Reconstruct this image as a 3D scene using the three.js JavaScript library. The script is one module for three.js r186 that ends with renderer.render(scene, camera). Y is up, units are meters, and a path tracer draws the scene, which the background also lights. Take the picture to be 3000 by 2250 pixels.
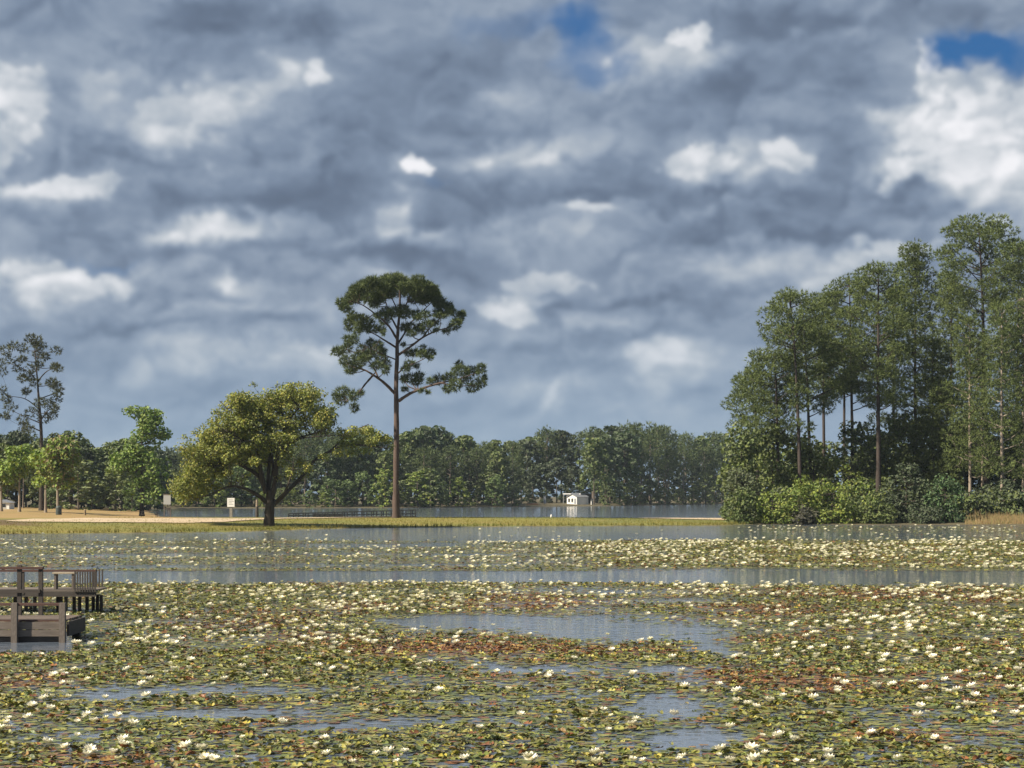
import * as THREE from 'three';
import { mergeGeometries } from 'three/addons/utils/BufferGeometryUtils.js';

// ------------------------------------------------------------------ camera, sky, sun, exposure
// Eye 3 m above the lake, level, long lens. A point of the photograph (x, y of 3000 x 2250) at distance d stands at
// X = (x - 1500) d / F, Y = EYE - (y - HORIZON) d / F, Z = -K d.
const F = 8000, EYE = 3, HORIZON = 1445, K = 0.7, LENS = F * K;   // distances below are in units of K metres; LENS is the focal length in pixels
const scene = new THREE.Scene();
const camera = new THREE.PerspectiveCamera(2 * Math.atan(1125 / LENS) * 180 / Math.PI, 4 / 3, 0.5, 9000);
camera.position.set(0, EYE, 0);
camera.lookAt(0, EYE, -100);
camera.setViewOffset(3000, 2250, 0, 1125 - HORIZON, 3000, 2250);
camera.updateProjectionMatrix();

const renderer = new THREE.WebGLRenderer({ antialias: true });
renderer.setSize(1024, 768);
renderer.toneMapping = THREE.LinearToneMapping;
const EXPOSURE = 1.9;
renderer.toneMappingExposure = EXPOSURE;
renderer.shadowMap.enabled = true;

function rng(seed) {
  let a = (seed * 2654435761) >>> 0;
  return () => { a = (a + 0x6D2B79F5) | 0; let t = Math.imul(a ^ (a >>> 15), 1 | a); t = (t + Math.imul(t ^ (t >>> 7), 61 | t)) ^ t; return ((t ^ (t >>> 14)) >>> 0) / 4294967296; };
}
const lerp = (a, b, t) => a + (b - a) * t, clamp = (v, a, b) => Math.min(b, Math.max(a, v));
const smooth = (a, b, v) => { const t = clamp((v - a) / (b - a), 0, 1); return t * t * (3 - 2 * t); };
const hash2 = (i, j) => { let h = Math.imul(i, 374761393) + Math.imul(j, 668265263) | 0; h = Math.imul(h ^ (h >>> 13), 1274126177); return ((h ^ (h >>> 16)) >>> 0) / 4294967296; };
function noise(x, y) {
  const i = Math.floor(x), j = Math.floor(y), u = x - i, v = y - j, s = u * u * u * (u * (u * 6 - 15) + 10), t = v * v * v * (v * (v * 6 - 15) + 10);
  return lerp(lerp(hash2(i, j), hash2(i + 1, j), s), lerp(hash2(i, j + 1), hash2(i + 1, j + 1), s), t) * 2 - 1;
}
function fbm(x, y, n = 5) { let s = 0, a = 0.5; for (let k = 0; k < n; k++) { s += a * noise(x, y); const q = x * 1.62 - y * 1.18; y = x * 1.18 + y * 1.62 + 7.3; x = q + 3.1; a *= 0.52; } return s; }
function billow(x, y, n = 5) { let s = 0, a = 0.5; for (let k = 0; k < n; k++) { s += a * (1 - 2 * Math.abs(noise(x, y))); const q = x * 1.66 - y * 1.12; y = x * 1.12 + y * 1.66 + 5.1; x = q + 1.7; a *= 0.52; } return s; }
const lin = (c) => { c /= 255; return c <= 0.04045 ? c / 12.92 : Math.pow((c + 0.055) / 1.055, 2.4); };

// The clouds: a broken deck of grey stratocumulus with brighter heads and a few gaps of blue.
const RAMP = [[-1.3, 74, 84, 100], [-0.75, 89, 102, 121], [-0.3, 107, 122, 144], [0, 127, 143, 165], [0.3, 152, 166, 184], [0.6, 182, 191, 201], [0.9, 214, 218, 224], [1.3, 244, 244, 248]].map(([l, ...c]) => [l, ...c.map(lin)]);
function ramp(l) {
  if (l <= RAMP[0][0]) return RAMP[0].slice(1);
  for (let k = 1; k < RAMP.length; k++) if (l < RAMP[k][0]) { const [a, b] = [RAMP[k - 1], RAMP[k]], t = (l - a[0]) / (b[0] - a[0]); return [1, 2, 3].map((i) => lerp(a[i], b[i], t)); }
  return RAMP[RAMP.length - 1].slice(1);
}
// cloud heads and shaded bellies: x, y, half width, half height, lightness
const CLOUDS = [
  [10, 260, 110, 90, .85], [30, 390, 70, 90, .6], [330, 215, 100, 50, .4], [290, 300, 120, 60, .35], [570, 330, 120, 100, .62], [500, 400, 90, 60, .45], [640, 250, 50, 50, .4], [895, 205, 45, 45, .85], [790, 230, 55, 60, .5], [720, 300, 90, 70, .35], [560, 430, 160, 50, .25],
  [1195, 488, 42, 28, 1.9], [1130, 590, 28, 60, .45], [1180, 662, 110, 22, .45], [150, 540, 170, 42, .75], [60, 560, 120, 40, .3], [680, 670, 150, 42, .55], [560, 690, 160, 36, .25], [190, 820, 200, 60, .7], [120, 800, 60, 50, .5], [320, 815, 100, 30, .4], [120, 880, 160, 40, .35], [640, 820, 40, 45, .5],
  [1480, 250, 90, 40, .3], [1460, 470, 130, 40, .45], [1560, 440, 100, 40, .3], [2005, 455, 95, 48, .9], [2080, 480, 100, 60, .4], [2250, 455, 75, 45, .75], [2340, 465, 28, 36, .5], [1630, 800, 110, 32, .6], [1505, 875, 70, 40, .6], [1560, 850, 110, 45, .3], [1690, 630, 70, 22, .6], [1740, 720, 200, 40, .15],
  [1975, 105, 50, 32, 1.1], [2055, 80, 34, 30, 1.0], [1900, 170, 110, 50, .4], [2010, 160, 90, 60, .35], [2790, 400, 200, 120, 1.0], [2900, 310, 150, 100, .9], [2680, 360, 90, 100, .6], [2765, 190, 38, 80, .9], [2820, 250, 100, 70, .6], [2640, 500, 60, 50, .7], [2820, 520, 170, 60, .55], [2960, 480, 110, 130, .5], [2560, 350, 60, 60, .3],
  [2600, 705, 120, 30, .7], [2520, 730, 140, 40, .4], [2230, 800, 110, 60, .4], [2060, 790, 120, 40, .3], [2350, 770, 200, 40, .3], [1940, 1080, 110, 70, .45], [1880, 1040, 60, 40, .3], [1600, 1120, 130, 50, .3], [600, 1040, 210, 45, .35], [950, 1050, 130, 35, .4], [1110, 805, 100, 35, .4], [1000, 900, 160, 40, .25], [450, 1000, 200, 30, .25], [1750, 960, 200, 30, .25], [1500, 680, 160, 30, .2],
  [740, 60, 220, 70, -.55], [950, 110, 70, 60, -.45], [560, 40, 140, 40, -.4], [100, 60, 200, 80, -.2], [660, 590, 260, 45, -.55], [940, 530, 160, 70, -.65], [860, 610, 140, 36, -.4], [200, 640, 280, 42, -.45], [250, 470, 170, 40, -.35], [1320, 610, 170, 50, -.6], [1270, 520, 90, 60, -.45], [480, 750, 220, 36, -.55], [1050, 730, 300, 32, -.5], [300, 700, 130, 24, -.3],
  [1780, 520, 160, 50, -.45], [1960, 585, 330, 32, -.65], [1680, 600, 160, 26, -.4], [2310, 700, 260, 34, -.7], [2150, 660, 180, 36, -.3], [2640, 560, 120, 34, -.75], [2130, 260, 260, 90, -.4], [1850, 330, 200, 70, -.35], [2400, 130, 180, 80, -.5], [2250, 60, 200, 60, -.45], [2480, 240, 130, 70, -.35], [2250, 380, 220, 30, -.3], [1300, 160, 220, 90, -.25], [1420, 380, 200, 50, -.3], [1060, 370, 150, 90, -.3], [1250, 260, 160, 90, -.25],
  [560, 885, 180, 26, -.45], [380, 950, 260, 22, -.35], [1800, 900, 260, 24, -.4], [1850, 1000, 260, 24, -.25], [2100, 930, 160, 22, -.25], [1400, 1010, 200, 24, -.2], [800, 960, 180, 24, -.25], [1350, 780, 130, 40, -.25], [2900, 640, 160, 40, -.1], [2780, 30, 200, 40, -.25],
];
const BLUE = [[2900, 150, 130, 62, 1.0], [2830, 120, 80, 46, .6], [1730, 150, 95, 80, .62], [1690, 60, 90, 50, .5], [1450, 60, 120, 40, .25], [330, 770, 90, 14, .3], [1650, 30, 140, 40, .35], [1230, 530, 50, 20, .2]];
const DEG = Math.PI / 180;
function skyAt(x, y, z) {                                           // colour of the sky towards the unit vector (x, y, z), y >= 0
  const k = 1 / (y + 0.09), u = x * k, v = z * k;                   // where that ray meets the deck, drawn out near the horizon
  let l = 0, blue = 0, seen = 0;
  const az0 = Math.atan2(x, -z), el0 = Math.asin(y), az = az0 * K, el = el0 * K, yk = y * K, far = smooth(3.1, 2.6, Math.abs(az0));
  const w1 = fbm(az * 34 + 5, el * 52 + 9, 6), w2 = fbm(az * 34 + 51, el * 52 + 31, 6);
  if (Math.abs(az0) < 0.5 && el0 < 0.45) {
    const puff = -1.1 * billow(az * 75 + 7, el * 95 + 3, 5) + 0.25, px = 1500 + x / -z * LENS + w1 * 110 + 34 * fbm(az * 150, el * 150 + 40, 3), py = HORIZON - y / -z * LENS + w2 * 70 + 30 * fbm(az * 150 + 70, el * 150, 3);
    seen = smooth(-500, -120, px) * smooth(3500, 3120, px) * smooth(-420, -80, py);
    for (const [cx, cy, rx, ry, a] of CLOUDS) { const dx = (px - cx) / rx, dy = (py - cy) / ry * (a > 0 === py < cy ? 1.5 : 0.9), q = dx * dx + dy * dy; if (q < 6) l += a < 0 ? 1.0 * a * Math.exp(-q) : a > 0.55 ? a * (0.75 * smooth(1.5, 0.5, q - 0.9 * puff) + 0.35 * Math.exp(-q)) : 1.4 * a * Math.exp(-q * (1 - 0.6 * puff)); }
    for (const [cx, cy, rx, ry, a] of BLUE) { const dx = (px - cx) / rx, dy = (py - cy) / ry, q = dx * dx + dy * dy; if (q < 6) blue += a * Math.exp(-q * q * 0.8); }
  }
  if (seen < 1) {
    const wu = u + 0.25 * fbm(u * 2 + 4, v * 2, 3), wv = v + 0.25 * fbm(u * 2, v * 2 + 8, 3);
    const o = -0.22 + 1.15 * fbm(wu * 1.5 + 20, wv * 2.2 + 3, 4) + Math.max(0, fbm(wu * 2.1 - 9, wv * 2.1 + 31, 4) - 0.12) * 1.9;
    l = lerp(o, l, seen);
    blue = lerp(smooth(0.22, 0.5, fbm(wu * 1.1 + 40, wv * 1.1 - 12, 4)) * 0.9, blue, seen);
  }
  const low = smooth(-0.012, 0.034, yk);
  if (l > 0.55) l = 0.55 + (l - 0.55) * 0.45;
  if (l < -0.35) l = -0.35 + (l + 0.35) * 0.6;
  // lumps of the deck, lit from the upper left
  const lump = (a, e) => -billow(a * 30 + 2 + w2 * 0.5, e * 46 + w1 * 0.4, 5), b0 = lump(az, el), relief = b0 - lump(az - 0.0035, el + 0.0035);
  l += (0.3 * fbm(az * 26, el * 58, 4) + 0.13 * b0 + 0.36 * relief + 0.02) * (0.35 + 0.65 * low) * (1 + Math.max(0, l) * 0.5) * far + 0.11 * fbm(az * 130 + 3, el * 160, 3) * (0.4 + 0.6 * low) * far;
  const c = ramp(l * (0.5 + 0.4 * low) + 0.16 + 0.22 * (1 - low));
  const b = clamp(blue - 0.3 * Math.max(0, l), 0, 1), zen = smooth(0.04, 0.6, y);
  const bc = [lerp(lin(66), lin(36), zen), lerp(lin(116), lin(84), zen), lerp(lin(168), lin(150), zen)];
  const haze = 1 - smooth(0.0, 0.08, yk);                           // the air near the horizon is a paler blue
  const hz = [lin(142), lin(170), lin(196)];
  return [0, 1, 2].map((i) => lerp(lerp(c[i], bc[i], b), hz[i], haze * 0.5));
}
{
  const W = 4096, H = 2048, data = new Float32Array(W * H * 4), step = 16;
  const dirOf = (i, j) => { const el = ((j + 0.5) / H - 0.5) * Math.PI, a = ((i + 0.5) / W - 0.5) * 2 * Math.PI, c = Math.cos(el); return [c * Math.cos(a), Math.sin(el), c * Math.sin(a)]; };
  const cw = W / step, ch = H / 2 / step + 1, coarse = [];
  for (let j = 0; j <= ch; j++) for (let i = 0; i < cw; i++) { const d = dirOf(i * step, H / 2 + Math.min(j * step, H / 2 - 1)); coarse.push(skyAt(d[0], Math.max(0, d[1]), d[2])); }
  const flat = [lin(132), lin(152), lin(172)];
  for (let j = 0; j < H; j++) for (let i = 0; i < W; i++) {
    let c;
    if (j < H / 2) c = flat;
    else {
      const d = dirOf(i, j);
      if (d[2] < 0 && Math.abs(d[0] / d[2]) < 0.42 && d[1] < 0.42) c = skyAt(...d);
      else {
        const gi = i / step, gj = (j - H / 2) / step, a = Math.floor(gi), b = Math.floor(gj), s = gi - a, t = gj - b, at = (p, q) => coarse[q * cw + p % cw];
        const c00 = at(a, b), c10 = at(a + 1, b), c01 = at(a, b + 1), c11 = at(a + 1, b + 1);
        c = [0, 1, 2].map((k) => lerp(lerp(c00[k], c10[k], s), lerp(c01[k], c11[k], s), t));
      }
    }
    data.set([c[0] / EXPOSURE, c[1] / EXPOSURE, c[2] / EXPOSURE, 1], (j * W + i) * 4);
  }
  const sky = new THREE.DataTexture(data, W, H, THREE.RGBAFormat, THREE.FloatType);
  sky.mapping = THREE.EquirectangularReflectionMapping;
  sky.magFilter = THREE.LinearFilter; sky.minFilter = THREE.LinearFilter; sky.needsUpdate = true;
  scene.background = sky; scene.environment = sky;
}
const sun = new THREE.DirectionalLight(0xfff0d8, 5);
sun.position.set(-300, 285, -40); sun.target.position.set(0, 0, -175);
sun.castShadow = true; sun.shadow.mapSize.set(4096, 4096); sun.shadow.radius = 2;
Object.assign(sun.shadow.camera, { left: -260, right: 260, top: 260, bottom: -260, near: 1, far: 1200 });
scene.add(sun, sun.target);
scene.fog = new THREE.FogExp2(0xb4c6d6, 0.0001);

// ------------------------------------------------------------------ helpers
const taken = {};
const numbered = (n) => { taken[n] = (taken[n] ?? -1) + 1; return taken[n] ? `${n}_${String(taken[n]).padStart(3, '0')}` : n; };
const V = (x, y, z) => new THREE.Vector3(x, y, z);
const P = (x, y, d) => V((x - 1500) * d / F, EYE - (y - HORIZON) * d / F, -d);
const X = (x, d) => (x - 1500) * d / F;
function shadows(o) { o.traverse((m) => { if (m.isMesh) { m.castShadow = true; m.receiveShadow = true; } }); return o; }
function tag(o, label, category, group, kind) { o.userData.label = label; if (category) o.userData.category = category; if (group) o.userData.group = group; if (kind) o.userData.kind = kind; return o; }
function put(o) { scene.add(shadows(o)); return o; }
function thing(name, label, category, pos, turn = 0, group) { const g = new THREE.Group(); g.name = numbered(name); g.position.set(...pos); g.rotation.y = turn; tag(g, label, category, group); scene.add(g); return g; }
function part(name, geo, m, parent) { const o = new THREE.Mesh(geo, m); o.name = name; parent.add(o); shadows(o); return o; }
function copyOf(o, label, group) { const c = o.clone(); c.name = numbered(o.name.replace(/_\d{3}$/, '')); c.userData = { ...o.userData }; if (label) c.userData.label = label; if (group) c.userData.group = group; scene.add(c); return c; }

class Shape {                                                       // collects triangles with colours
  constructor() { this.p = []; this.n = []; this.c = []; }
  tri(a, b, c, col) {
    const ux = b[0] - a[0], uy = b[1] - a[1], uz = b[2] - a[2], vx = c[0] - a[0], vy = c[1] - a[1], vz = c[2] - a[2];
    let nx = uy * vz - uz * vy, ny = uz * vx - ux * vz, nz = ux * vy - uy * vx; const l = Math.hypot(nx, ny, nz) || 1; nx /= l; ny /= l; nz /= l;
    this.p.push(...a, ...b, ...c);
    for (let k = 0; k < 3; k++) { this.n.push(nx, ny, nz); this.c.push(col[0], col[1], col[2]); }
  }
  tube(pts, radii, sides, col, rand, jitter = 0.25) {               // a tapered limb with smooth sides
    const rings = [], up = V(0.31, 0.2, 0.93);
    for (let i = 0; i < pts.length; i++) {
      const d = pts[Math.min(i + 1, pts.length - 1)].clone().sub(pts[Math.max(i - 1, 0)]).normalize();
      const a = up.clone().cross(d).normalize(), b = d.clone().cross(a), ring = [];
      for (let k = 0; k < sides; k++) { const t = k / sides * 2 * Math.PI, n = a.clone().multiplyScalar(Math.cos(t)).addScaledVector(b, Math.sin(t)); const w = 1 + jitter * (rand() - 0.5), s = 0.8 + 0.4 * rand(); ring.push({ p: pts[i].clone().addScaledVector(n, radii[i] * w), n, c: [col[0] * s, col[1] * s, col[2] * s] }); }
      rings.push(ring);
    }
    const v = (q) => { this.p.push(q.p.x, q.p.y, q.p.z); this.n.push(q.n.x, q.n.y, q.n.z); this.c.push(...q.c); };
    for (let i = 0; i + 1 < rings.length; i++) for (let k = 0; k < sides; k++) { const a = rings[i][k], b = rings[i][(k + 1) % sides], c = rings[i + 1][k], d = rings[i + 1][(k + 1) % sides]; v(a); v(b); v(c); v(b); v(d); v(c); }
  }
  geo() { const g = new THREE.BufferGeometry(); g.setAttribute('position', new THREE.Float32BufferAttribute(this.p, 3)); g.setAttribute('normal', new THREE.Float32BufferAttribute(this.n, 3)); g.setAttribute('color', new THREE.Float32BufferAttribute(this.c, 3)); return g; }
  get count() { return this.p.length / 9; }
}
function bend(pts, n = 4) { return new THREE.CatmullRomCurve3(pts, false, 'centripetal').getPoints(Math.max(2, (pts.length - 1) * n)); }
const taper = (n, a, b, pow = 1) => Array.from({ length: n }, (_, i) => lerp(a, b, Math.pow(i / (n - 1), pow)));

// noise textures
function noiseTexture(size, fn, srgb = false) {
  const d = new Uint8Array(size * size * 4);
  for (let j = 0; j < size; j++) for (let i = 0; i < size; i++) { const v = fn(i / size, j / size), c = Array.isArray(v) ? v : [v, v, v]; for (let k = 0; k < 3; k++) d[(j * size + i) * 4 + k] = clamp(c[k], 0, 1) * 255; d[(j * size + i) * 4 + 3] = 255; }
  const t = new THREE.DataTexture(d, size, size); t.wrapS = t.wrapT = THREE.RepeatWrapping; t.magFilter = THREE.LinearFilter; t.minFilter = THREE.LinearMipmapLinearFilter; t.generateMipmaps = true; if (srgb) t.colorSpace = THREE.SRGBColorSpace; t.needsUpdate = true; return t;
}
function tileNoise(u, v, per, seed) {                               // periodic value noise
  const x = u * per, y = v * per, i = Math.floor(x), j = Math.floor(y), a = x - i, b = y - j, s = a * a * (3 - 2 * a), t = b * b * (3 - 2 * b), h = (p, q) => hash2((p % per) + seed * 131, (q % per) + seed * 17);
  return lerp(lerp(h(i, j), h(i + 1, j), s), lerp(h(i, j + 1), h(i + 1, j + 1), s), t);
}
const tileFbm = (u, v, per, n, seed) => { let s = 0, a = 0.5, w = 0; for (let k = 0; k < n; k++) { s += a * tileNoise(u, v, per << k, seed + k); w += a; a *= 0.55; } return s / w; };

// ------------------------------------------------------------------ land and water
const poly = (list) => list.map(([x, d]) => [X(x, d), d]);
const LANDS = [
  // the spit with the lawn and the grove: waterline near the camera from west to east, then back along its far side
  poly([[-2600, 150], [-900, 186], [0, 198], [260, 203], [500, 207], [750, 216], [1000, 231], [1400, 245], [1800, 250], [2100, 253], [2220, 262], [2600, 258], [3000, 250], [3700, 240], [5200, 230], [5200, 420], [3300, 380], [2560, 345], [2230, 300], [2110, 291], [1300, 294], [850, 297], [620, 302], [500, 322], [455, 372], [440, 470], [470, 560], [300, 900], [-2600, 900]]),
  // the far bank
  poly([[-2600, 520], [440, 520], [600, 540], [900, 552], [1200, 560], [1420, 586], [1800, 640], [2000, 700], [2140, 780], [2500, 860], [5200, 900], [6000, 3000], [-3000, 3000]]),
];
function signed(p, x, d) {
  let best = 1e9, inside = false;
  for (let i = 0, j = p.length - 1; i < p.length; j = i++) {
    const [ax, ay] = p[j], [bx, by] = p[i], ex = bx - ax, ey = by - ay, t = clamp(((x - ax) * ex + (d - ay) * ey) / (ex * ex + ey * ey), 0, 1);
    best = Math.min(best, Math.hypot(x - ax - ex * t, d - ay - ey * t));
    if ((ay > d) !== (by > d) && x < ex * (d - ay) / (by - ay) + ax) inside = !inside;
  }
  return inside ? best : -best;
}
function height(x, d) {                                             // level of the ground at (x, -d); the lake lies at 0
  let s = -1e9; for (const p of LANDS) s = Math.max(s, signed(p, x, d));
  s += noise(x * 0.25, d * 0.12) * 0.9 + noise(x * 0.9, d * 0.5) * 0.35;
  if (s < 0) return Math.max(-1.2, s * 0.12);
  return 0.06 * smooth(0, 0.8, s) + 0.5 * smooth(0, 22, s) + 0.08 * smooth(20, 60, s) + 0.03 * noise(x * 0.2, d * 0.2) * smooth(0, 6, s);
}
const grain = noiseTexture(512, (u, v) => 0.62 + 0.38 * tileFbm(u, v, 12, 5, 3));
const groundMat = new THREE.MeshStandardMaterial({ vertexColors: true, roughness: 1, map: grain });
{
  const xs = [-900, -400, -200], ds = [150, 170]; for (let x = -130; x <= 130; x += 1.4) xs.push(x); xs.push(200, 400, 900);
  for (let d = 180; d < 345; d += 1.1) ds.push(d); for (let d = 345; d < 900; d += 6) ds.push(d); ds.push(1000, 1300, 1700);
  const pos = [], col = [], uv = [], idx = [];
  for (const d of ds) for (const x of xs) {
    const h = height(x, d); pos.push(x, h, -d); uv.push(x / 3.1, d / 3.1);
    const px = 1500 + x / d * F, n = fbm(x * 0.11, d * 0.07, 4), m = fbm(x * 0.5 + 9, d * 0.3, 4);
    let c = [0.20, 0.185, 0.028];                                   // olive grass
    c = c.map((q, i) => lerp(q, [0.15, 0.165, 0.03][i], smooth(-0.2, 0.3, n)));
    c = c.map((q, i) => lerp(q, [0.26, 0.20, 0.05][i], smooth(0.1, 0.45, m) * 0.7));
    const dry = smooth(248, 262, d + n * 14) * smooth(760, 480, px + m * 160);   // dry tan ground behind the path
    c = c.map((q, i) => lerp(q, [0.36, 0.235, 0.095][i], dry * (0.6 + 0.4 * smooth(-0.3, 0.3, m))));
    const mulch = smooth(150, 60, px + m * 70) * smooth(212, 218, d + n * 3) * smooth(252, 240, d + m * 8);
    c = c.map((q, i) => lerp(q, [0.105, 0.058, 0.03][i], mulch * 0.85));
    const litter = Math.max(smooth(2120, 2260, px), smooth(500, 520, d)); // leaf litter under the trees
    c = c.map((q, i) => lerp(q, [0.10, 0.085, 0.04][i], litter));
    if (h < 0.02) c = [0.05, 0.045, 0.03];
    col.push(...c);
  }
  const w = xs.length; for (let j = 0; j + 1 < ds.length; j++) for (let i = 0; i + 1 < w; i++) { const a = j * w + i; idx.push(a, a + 1, a + w, a + 1, a + w + 1, a + w); }
  const g = new THREE.BufferGeometry(); g.setAttribute('position', new THREE.Float32BufferAttribute(pos, 3)); g.setAttribute('color', new THREE.Float32BufferAttribute(col, 3)); g.setAttribute('uv', new THREE.Float32BufferAttribute(uv, 2)); g.setIndex(idx); g.computeVertexNormals();
  const o = new THREE.Mesh(g, groundMat); o.name = 'ground'; tag(o, 'grassy spit and far wooded bank around the lake', 'ground', null, 'structure'); put(o);
}
{
  const line = [[60, 244, 16], [130, 244, 26], [300, 245, 30], [560, 247, 25], [700, 252, 19], [840, 262, 13], [1000, 270, 11], [1200, 277, 11], [1600, 280, 10], [1900, 279, 10], [2112, 275, 9], [2190, 272, 6]];
  const curve = new THREE.CatmullRomCurve3(line.map(([x, d, w]) => V(X(x, d), w, d))), N = 160, M = 10, pos = [], uv = [], idx = [], col = [], r = rng(5);
  for (let i = 0; i <= N; i++) { const c = curve.getPoint(i / N); for (let j = 0; j <= M; j++) { const edge = (j === 0 || j === M) ? noise(c.x * 0.6, j * 9) * 1.3 : 0, d = c.z + (j / M - 0.5) * c.y + edge; pos.push(c.x, height(c.x, d) + 0.06, -d); uv.push(c.x / 4, d / 4); const s = 0.88 + 0.2 * r(); col.push(0.55 * s, 0.44 * s, 0.3 * s); } }
  for (let i = 0; i < N; i++) for (let j = 0; j < M; j++) { const a = i * (M + 1) + j; idx.push(a, a + M + 1, a + 1, a + 1, a + M + 1, a + M + 2); }
  const g = new THREE.BufferGeometry(); g.setAttribute('position', new THREE.Float32BufferAttribute(pos, 3)); g.setAttribute('uv', new THREE.Float32BufferAttribute(uv, 2)); g.setAttribute('color', new THREE.Float32BufferAttribute(col, 3)); g.setIndex(idx); g.computeVertexNormals();
  const o = new THREE.Mesh(g, new THREE.MeshStandardMaterial({ map: grain, vertexColors: true, roughness: 1 })); o.name = 'sand_path'; tag(o, 'pale sand path running along the crest of the grassy spit', 'path', null, 'structure'); put(o);
}
{
  const ripple = noiseTexture(1024, (u, v) => 0.5 * tileFbm(u, v * 1, 8, 6, 11) + 0.5 * tileFbm(u, v, 40, 4, 23));
  const g = new THREE.PlaneGeometry(1800, 1500); g.rotateX(-Math.PI / 2); g.translate(0, 0, -650);
  const uv = g.attributes.uv, p = g.attributes.position; for (let i = 0; i < p.count; i++) uv.setXY(i, p.getX(i) / 9, p.getZ(i) / 9);
  const m = new THREE.MeshPhysicalMaterial({ color: new THREE.Color().setRGB(0.115, 0.145, 0.19), roughness: 0.05, ior: 1.42, bumpMap: ripple, bumpScale: 0.03 });
  const o = new THREE.Mesh(g, m); o.name = 'lake_water'; tag(o, 'calm lake water with faint ripples', 'water', null, 'structure'); put(o);
}

// ------------------------------------------------------------------ trees
const barkMat = new THREE.MeshStandardMaterial({ vertexColors: true, roughness: 0.95 });
const needleMat = new THREE.MeshPhysicalMaterial({ vertexColors: true, roughness: 0.75, side: THREE.DoubleSide, transmission: 0.12, thickness: 0 });
const leafMat = new THREE.MeshPhysicalMaterial({ vertexColors: true, roughness: 0.8, side: THREE.DoubleSide, transmission: 0.42, thickness: 0 });
function inBall(r) { let x, y, z; do { x = r() * 2 - 1; y = r() * 2 - 1; z = r() * 2 - 1; } while (x * x + y * y + z * z > 1); return [x, y, z]; }
const tint = (cols, r) => { const c = cols[Math.floor(r() * cols.length)], s = 0.72 + 0.56 * r(); return [c[0] * s, c[1] * s, c[2] * s]; };
// needles: a spray of thin blades; leaf: a folded lozenge
function tuft(S, p, dir, len, wid, blades, cols, r) {
  for (let k = 0; k < blades; k++) {
    const b = inBall(r), t = [p[0] + len * (dir[0] * 0.55 + b[0] * 0.85), p[1] + len * (dir[1] * 0.55 + b[1] * 0.85 + 0.15), p[2] + len * (dir[2] * 0.55 + b[2] * 0.85)];
    const q = inBall(r), w = wid; S.tri([p[0] + q[0] * w, p[1] + q[1] * w, p[2] + q[2] * w], t, [p[0] - q[0] * w, p[1] - q[1] * w, p[2] - q[2] * w], tint(cols, r));
  }
}
function leaf(S, p, out, size, cols, r) {
  const n = inBall(r); n[0] += out[0] * 0.5; n[1] += out[1] * 0.5 + 0.45; n[2] += out[2] * 0.5;
  const a = inBall(r), d = (a[0] * n[0] + a[1] * n[1] + a[2] * n[2]) / (n[0] ** 2 + n[1] ** 2 + n[2] ** 2 + 1e-6); for (let k = 0; k < 3; k++) a[k] -= n[k] * d;
  const la = Math.hypot(...a) || 1, ln = Math.hypot(...n) || 1, u = a.map((q) => q / la * size), v = [(n[1] * u[2] - n[2] * u[1]) / ln, (n[2] * u[0] - n[0] * u[2]) / ln, (n[0] * u[1] - n[1] * u[0]) / ln], f = n.map((q) => q / ln * size * 0.22);
  const c = tint(cols, r), w = 0.45 + 0.25 * r(), A = [p[0] - u[0] * 0.6, p[1] - u[1] * 0.6, p[2] - u[2] * 0.6], B = [p[0] + u[0] * 0.7, p[1] + u[1] * 0.7, p[2] + u[2] * 0.7];
  S.tri(A, [p[0] + v[0] * w + f[0], p[1] + v[1] * w + f[1], p[2] + v[2] * w + f[2]], B, c); S.tri(A, B, [p[0] - v[0] * w + f[0], p[1] - v[1] * w + f[1], p[2] - v[2] * w + f[2]], c);
}
// fills a clump (centre, radii) with foliage; holes follow a noise so that the sky shows through
function clump(S, c, rad, n, kind, r) {
  for (let k = 0; k < n; k++) {
    const b = inBall(r), l = Math.hypot(...b) || 1, s = Math.pow(l, kind.shell ?? 0.55) / l, o = [b[0] * s, b[1] * s, b[2] * s];
    const p = [c.x + o[0] * rad[0], c.y + o[1] * rad[1], c.z + o[2] * rad[2]];
    if (kind.needle) tuft(S, p, o, kind.size * (0.75 + 0.5 * r()), kind.width, kind.blades, kind.cols, r);
    else leaf(S, p, o, kind.size * (0.65 + 0.7 * r()), kind.cols, r);
  }
}
const PINE = { needle: true, size: 0.34, width: 0.04, blades: 8, shell: 0.75, cols: [[0.08, 0.118, 0.03], [0.064, 0.098, 0.026], [0.104, 0.138, 0.03], [0.05, 0.078, 0.024]] };
const GROVEPINE = { ...PINE, size: 0.34, width: 0.05, blades: 10, shell: 0.6, cols: [[0.105, 0.148, 0.032], [0.085, 0.124, 0.03], [0.13, 0.168, 0.034], [0.066, 0.098, 0.026]] };
const GROVEBARK = [0.045, 0.035, 0.031], BARK = [0.08, 0.056, 0.048], DARKBARK = [0.045, 0.036, 0.028], PALEBARK = [0.26, 0.22, 0.18];

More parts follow.
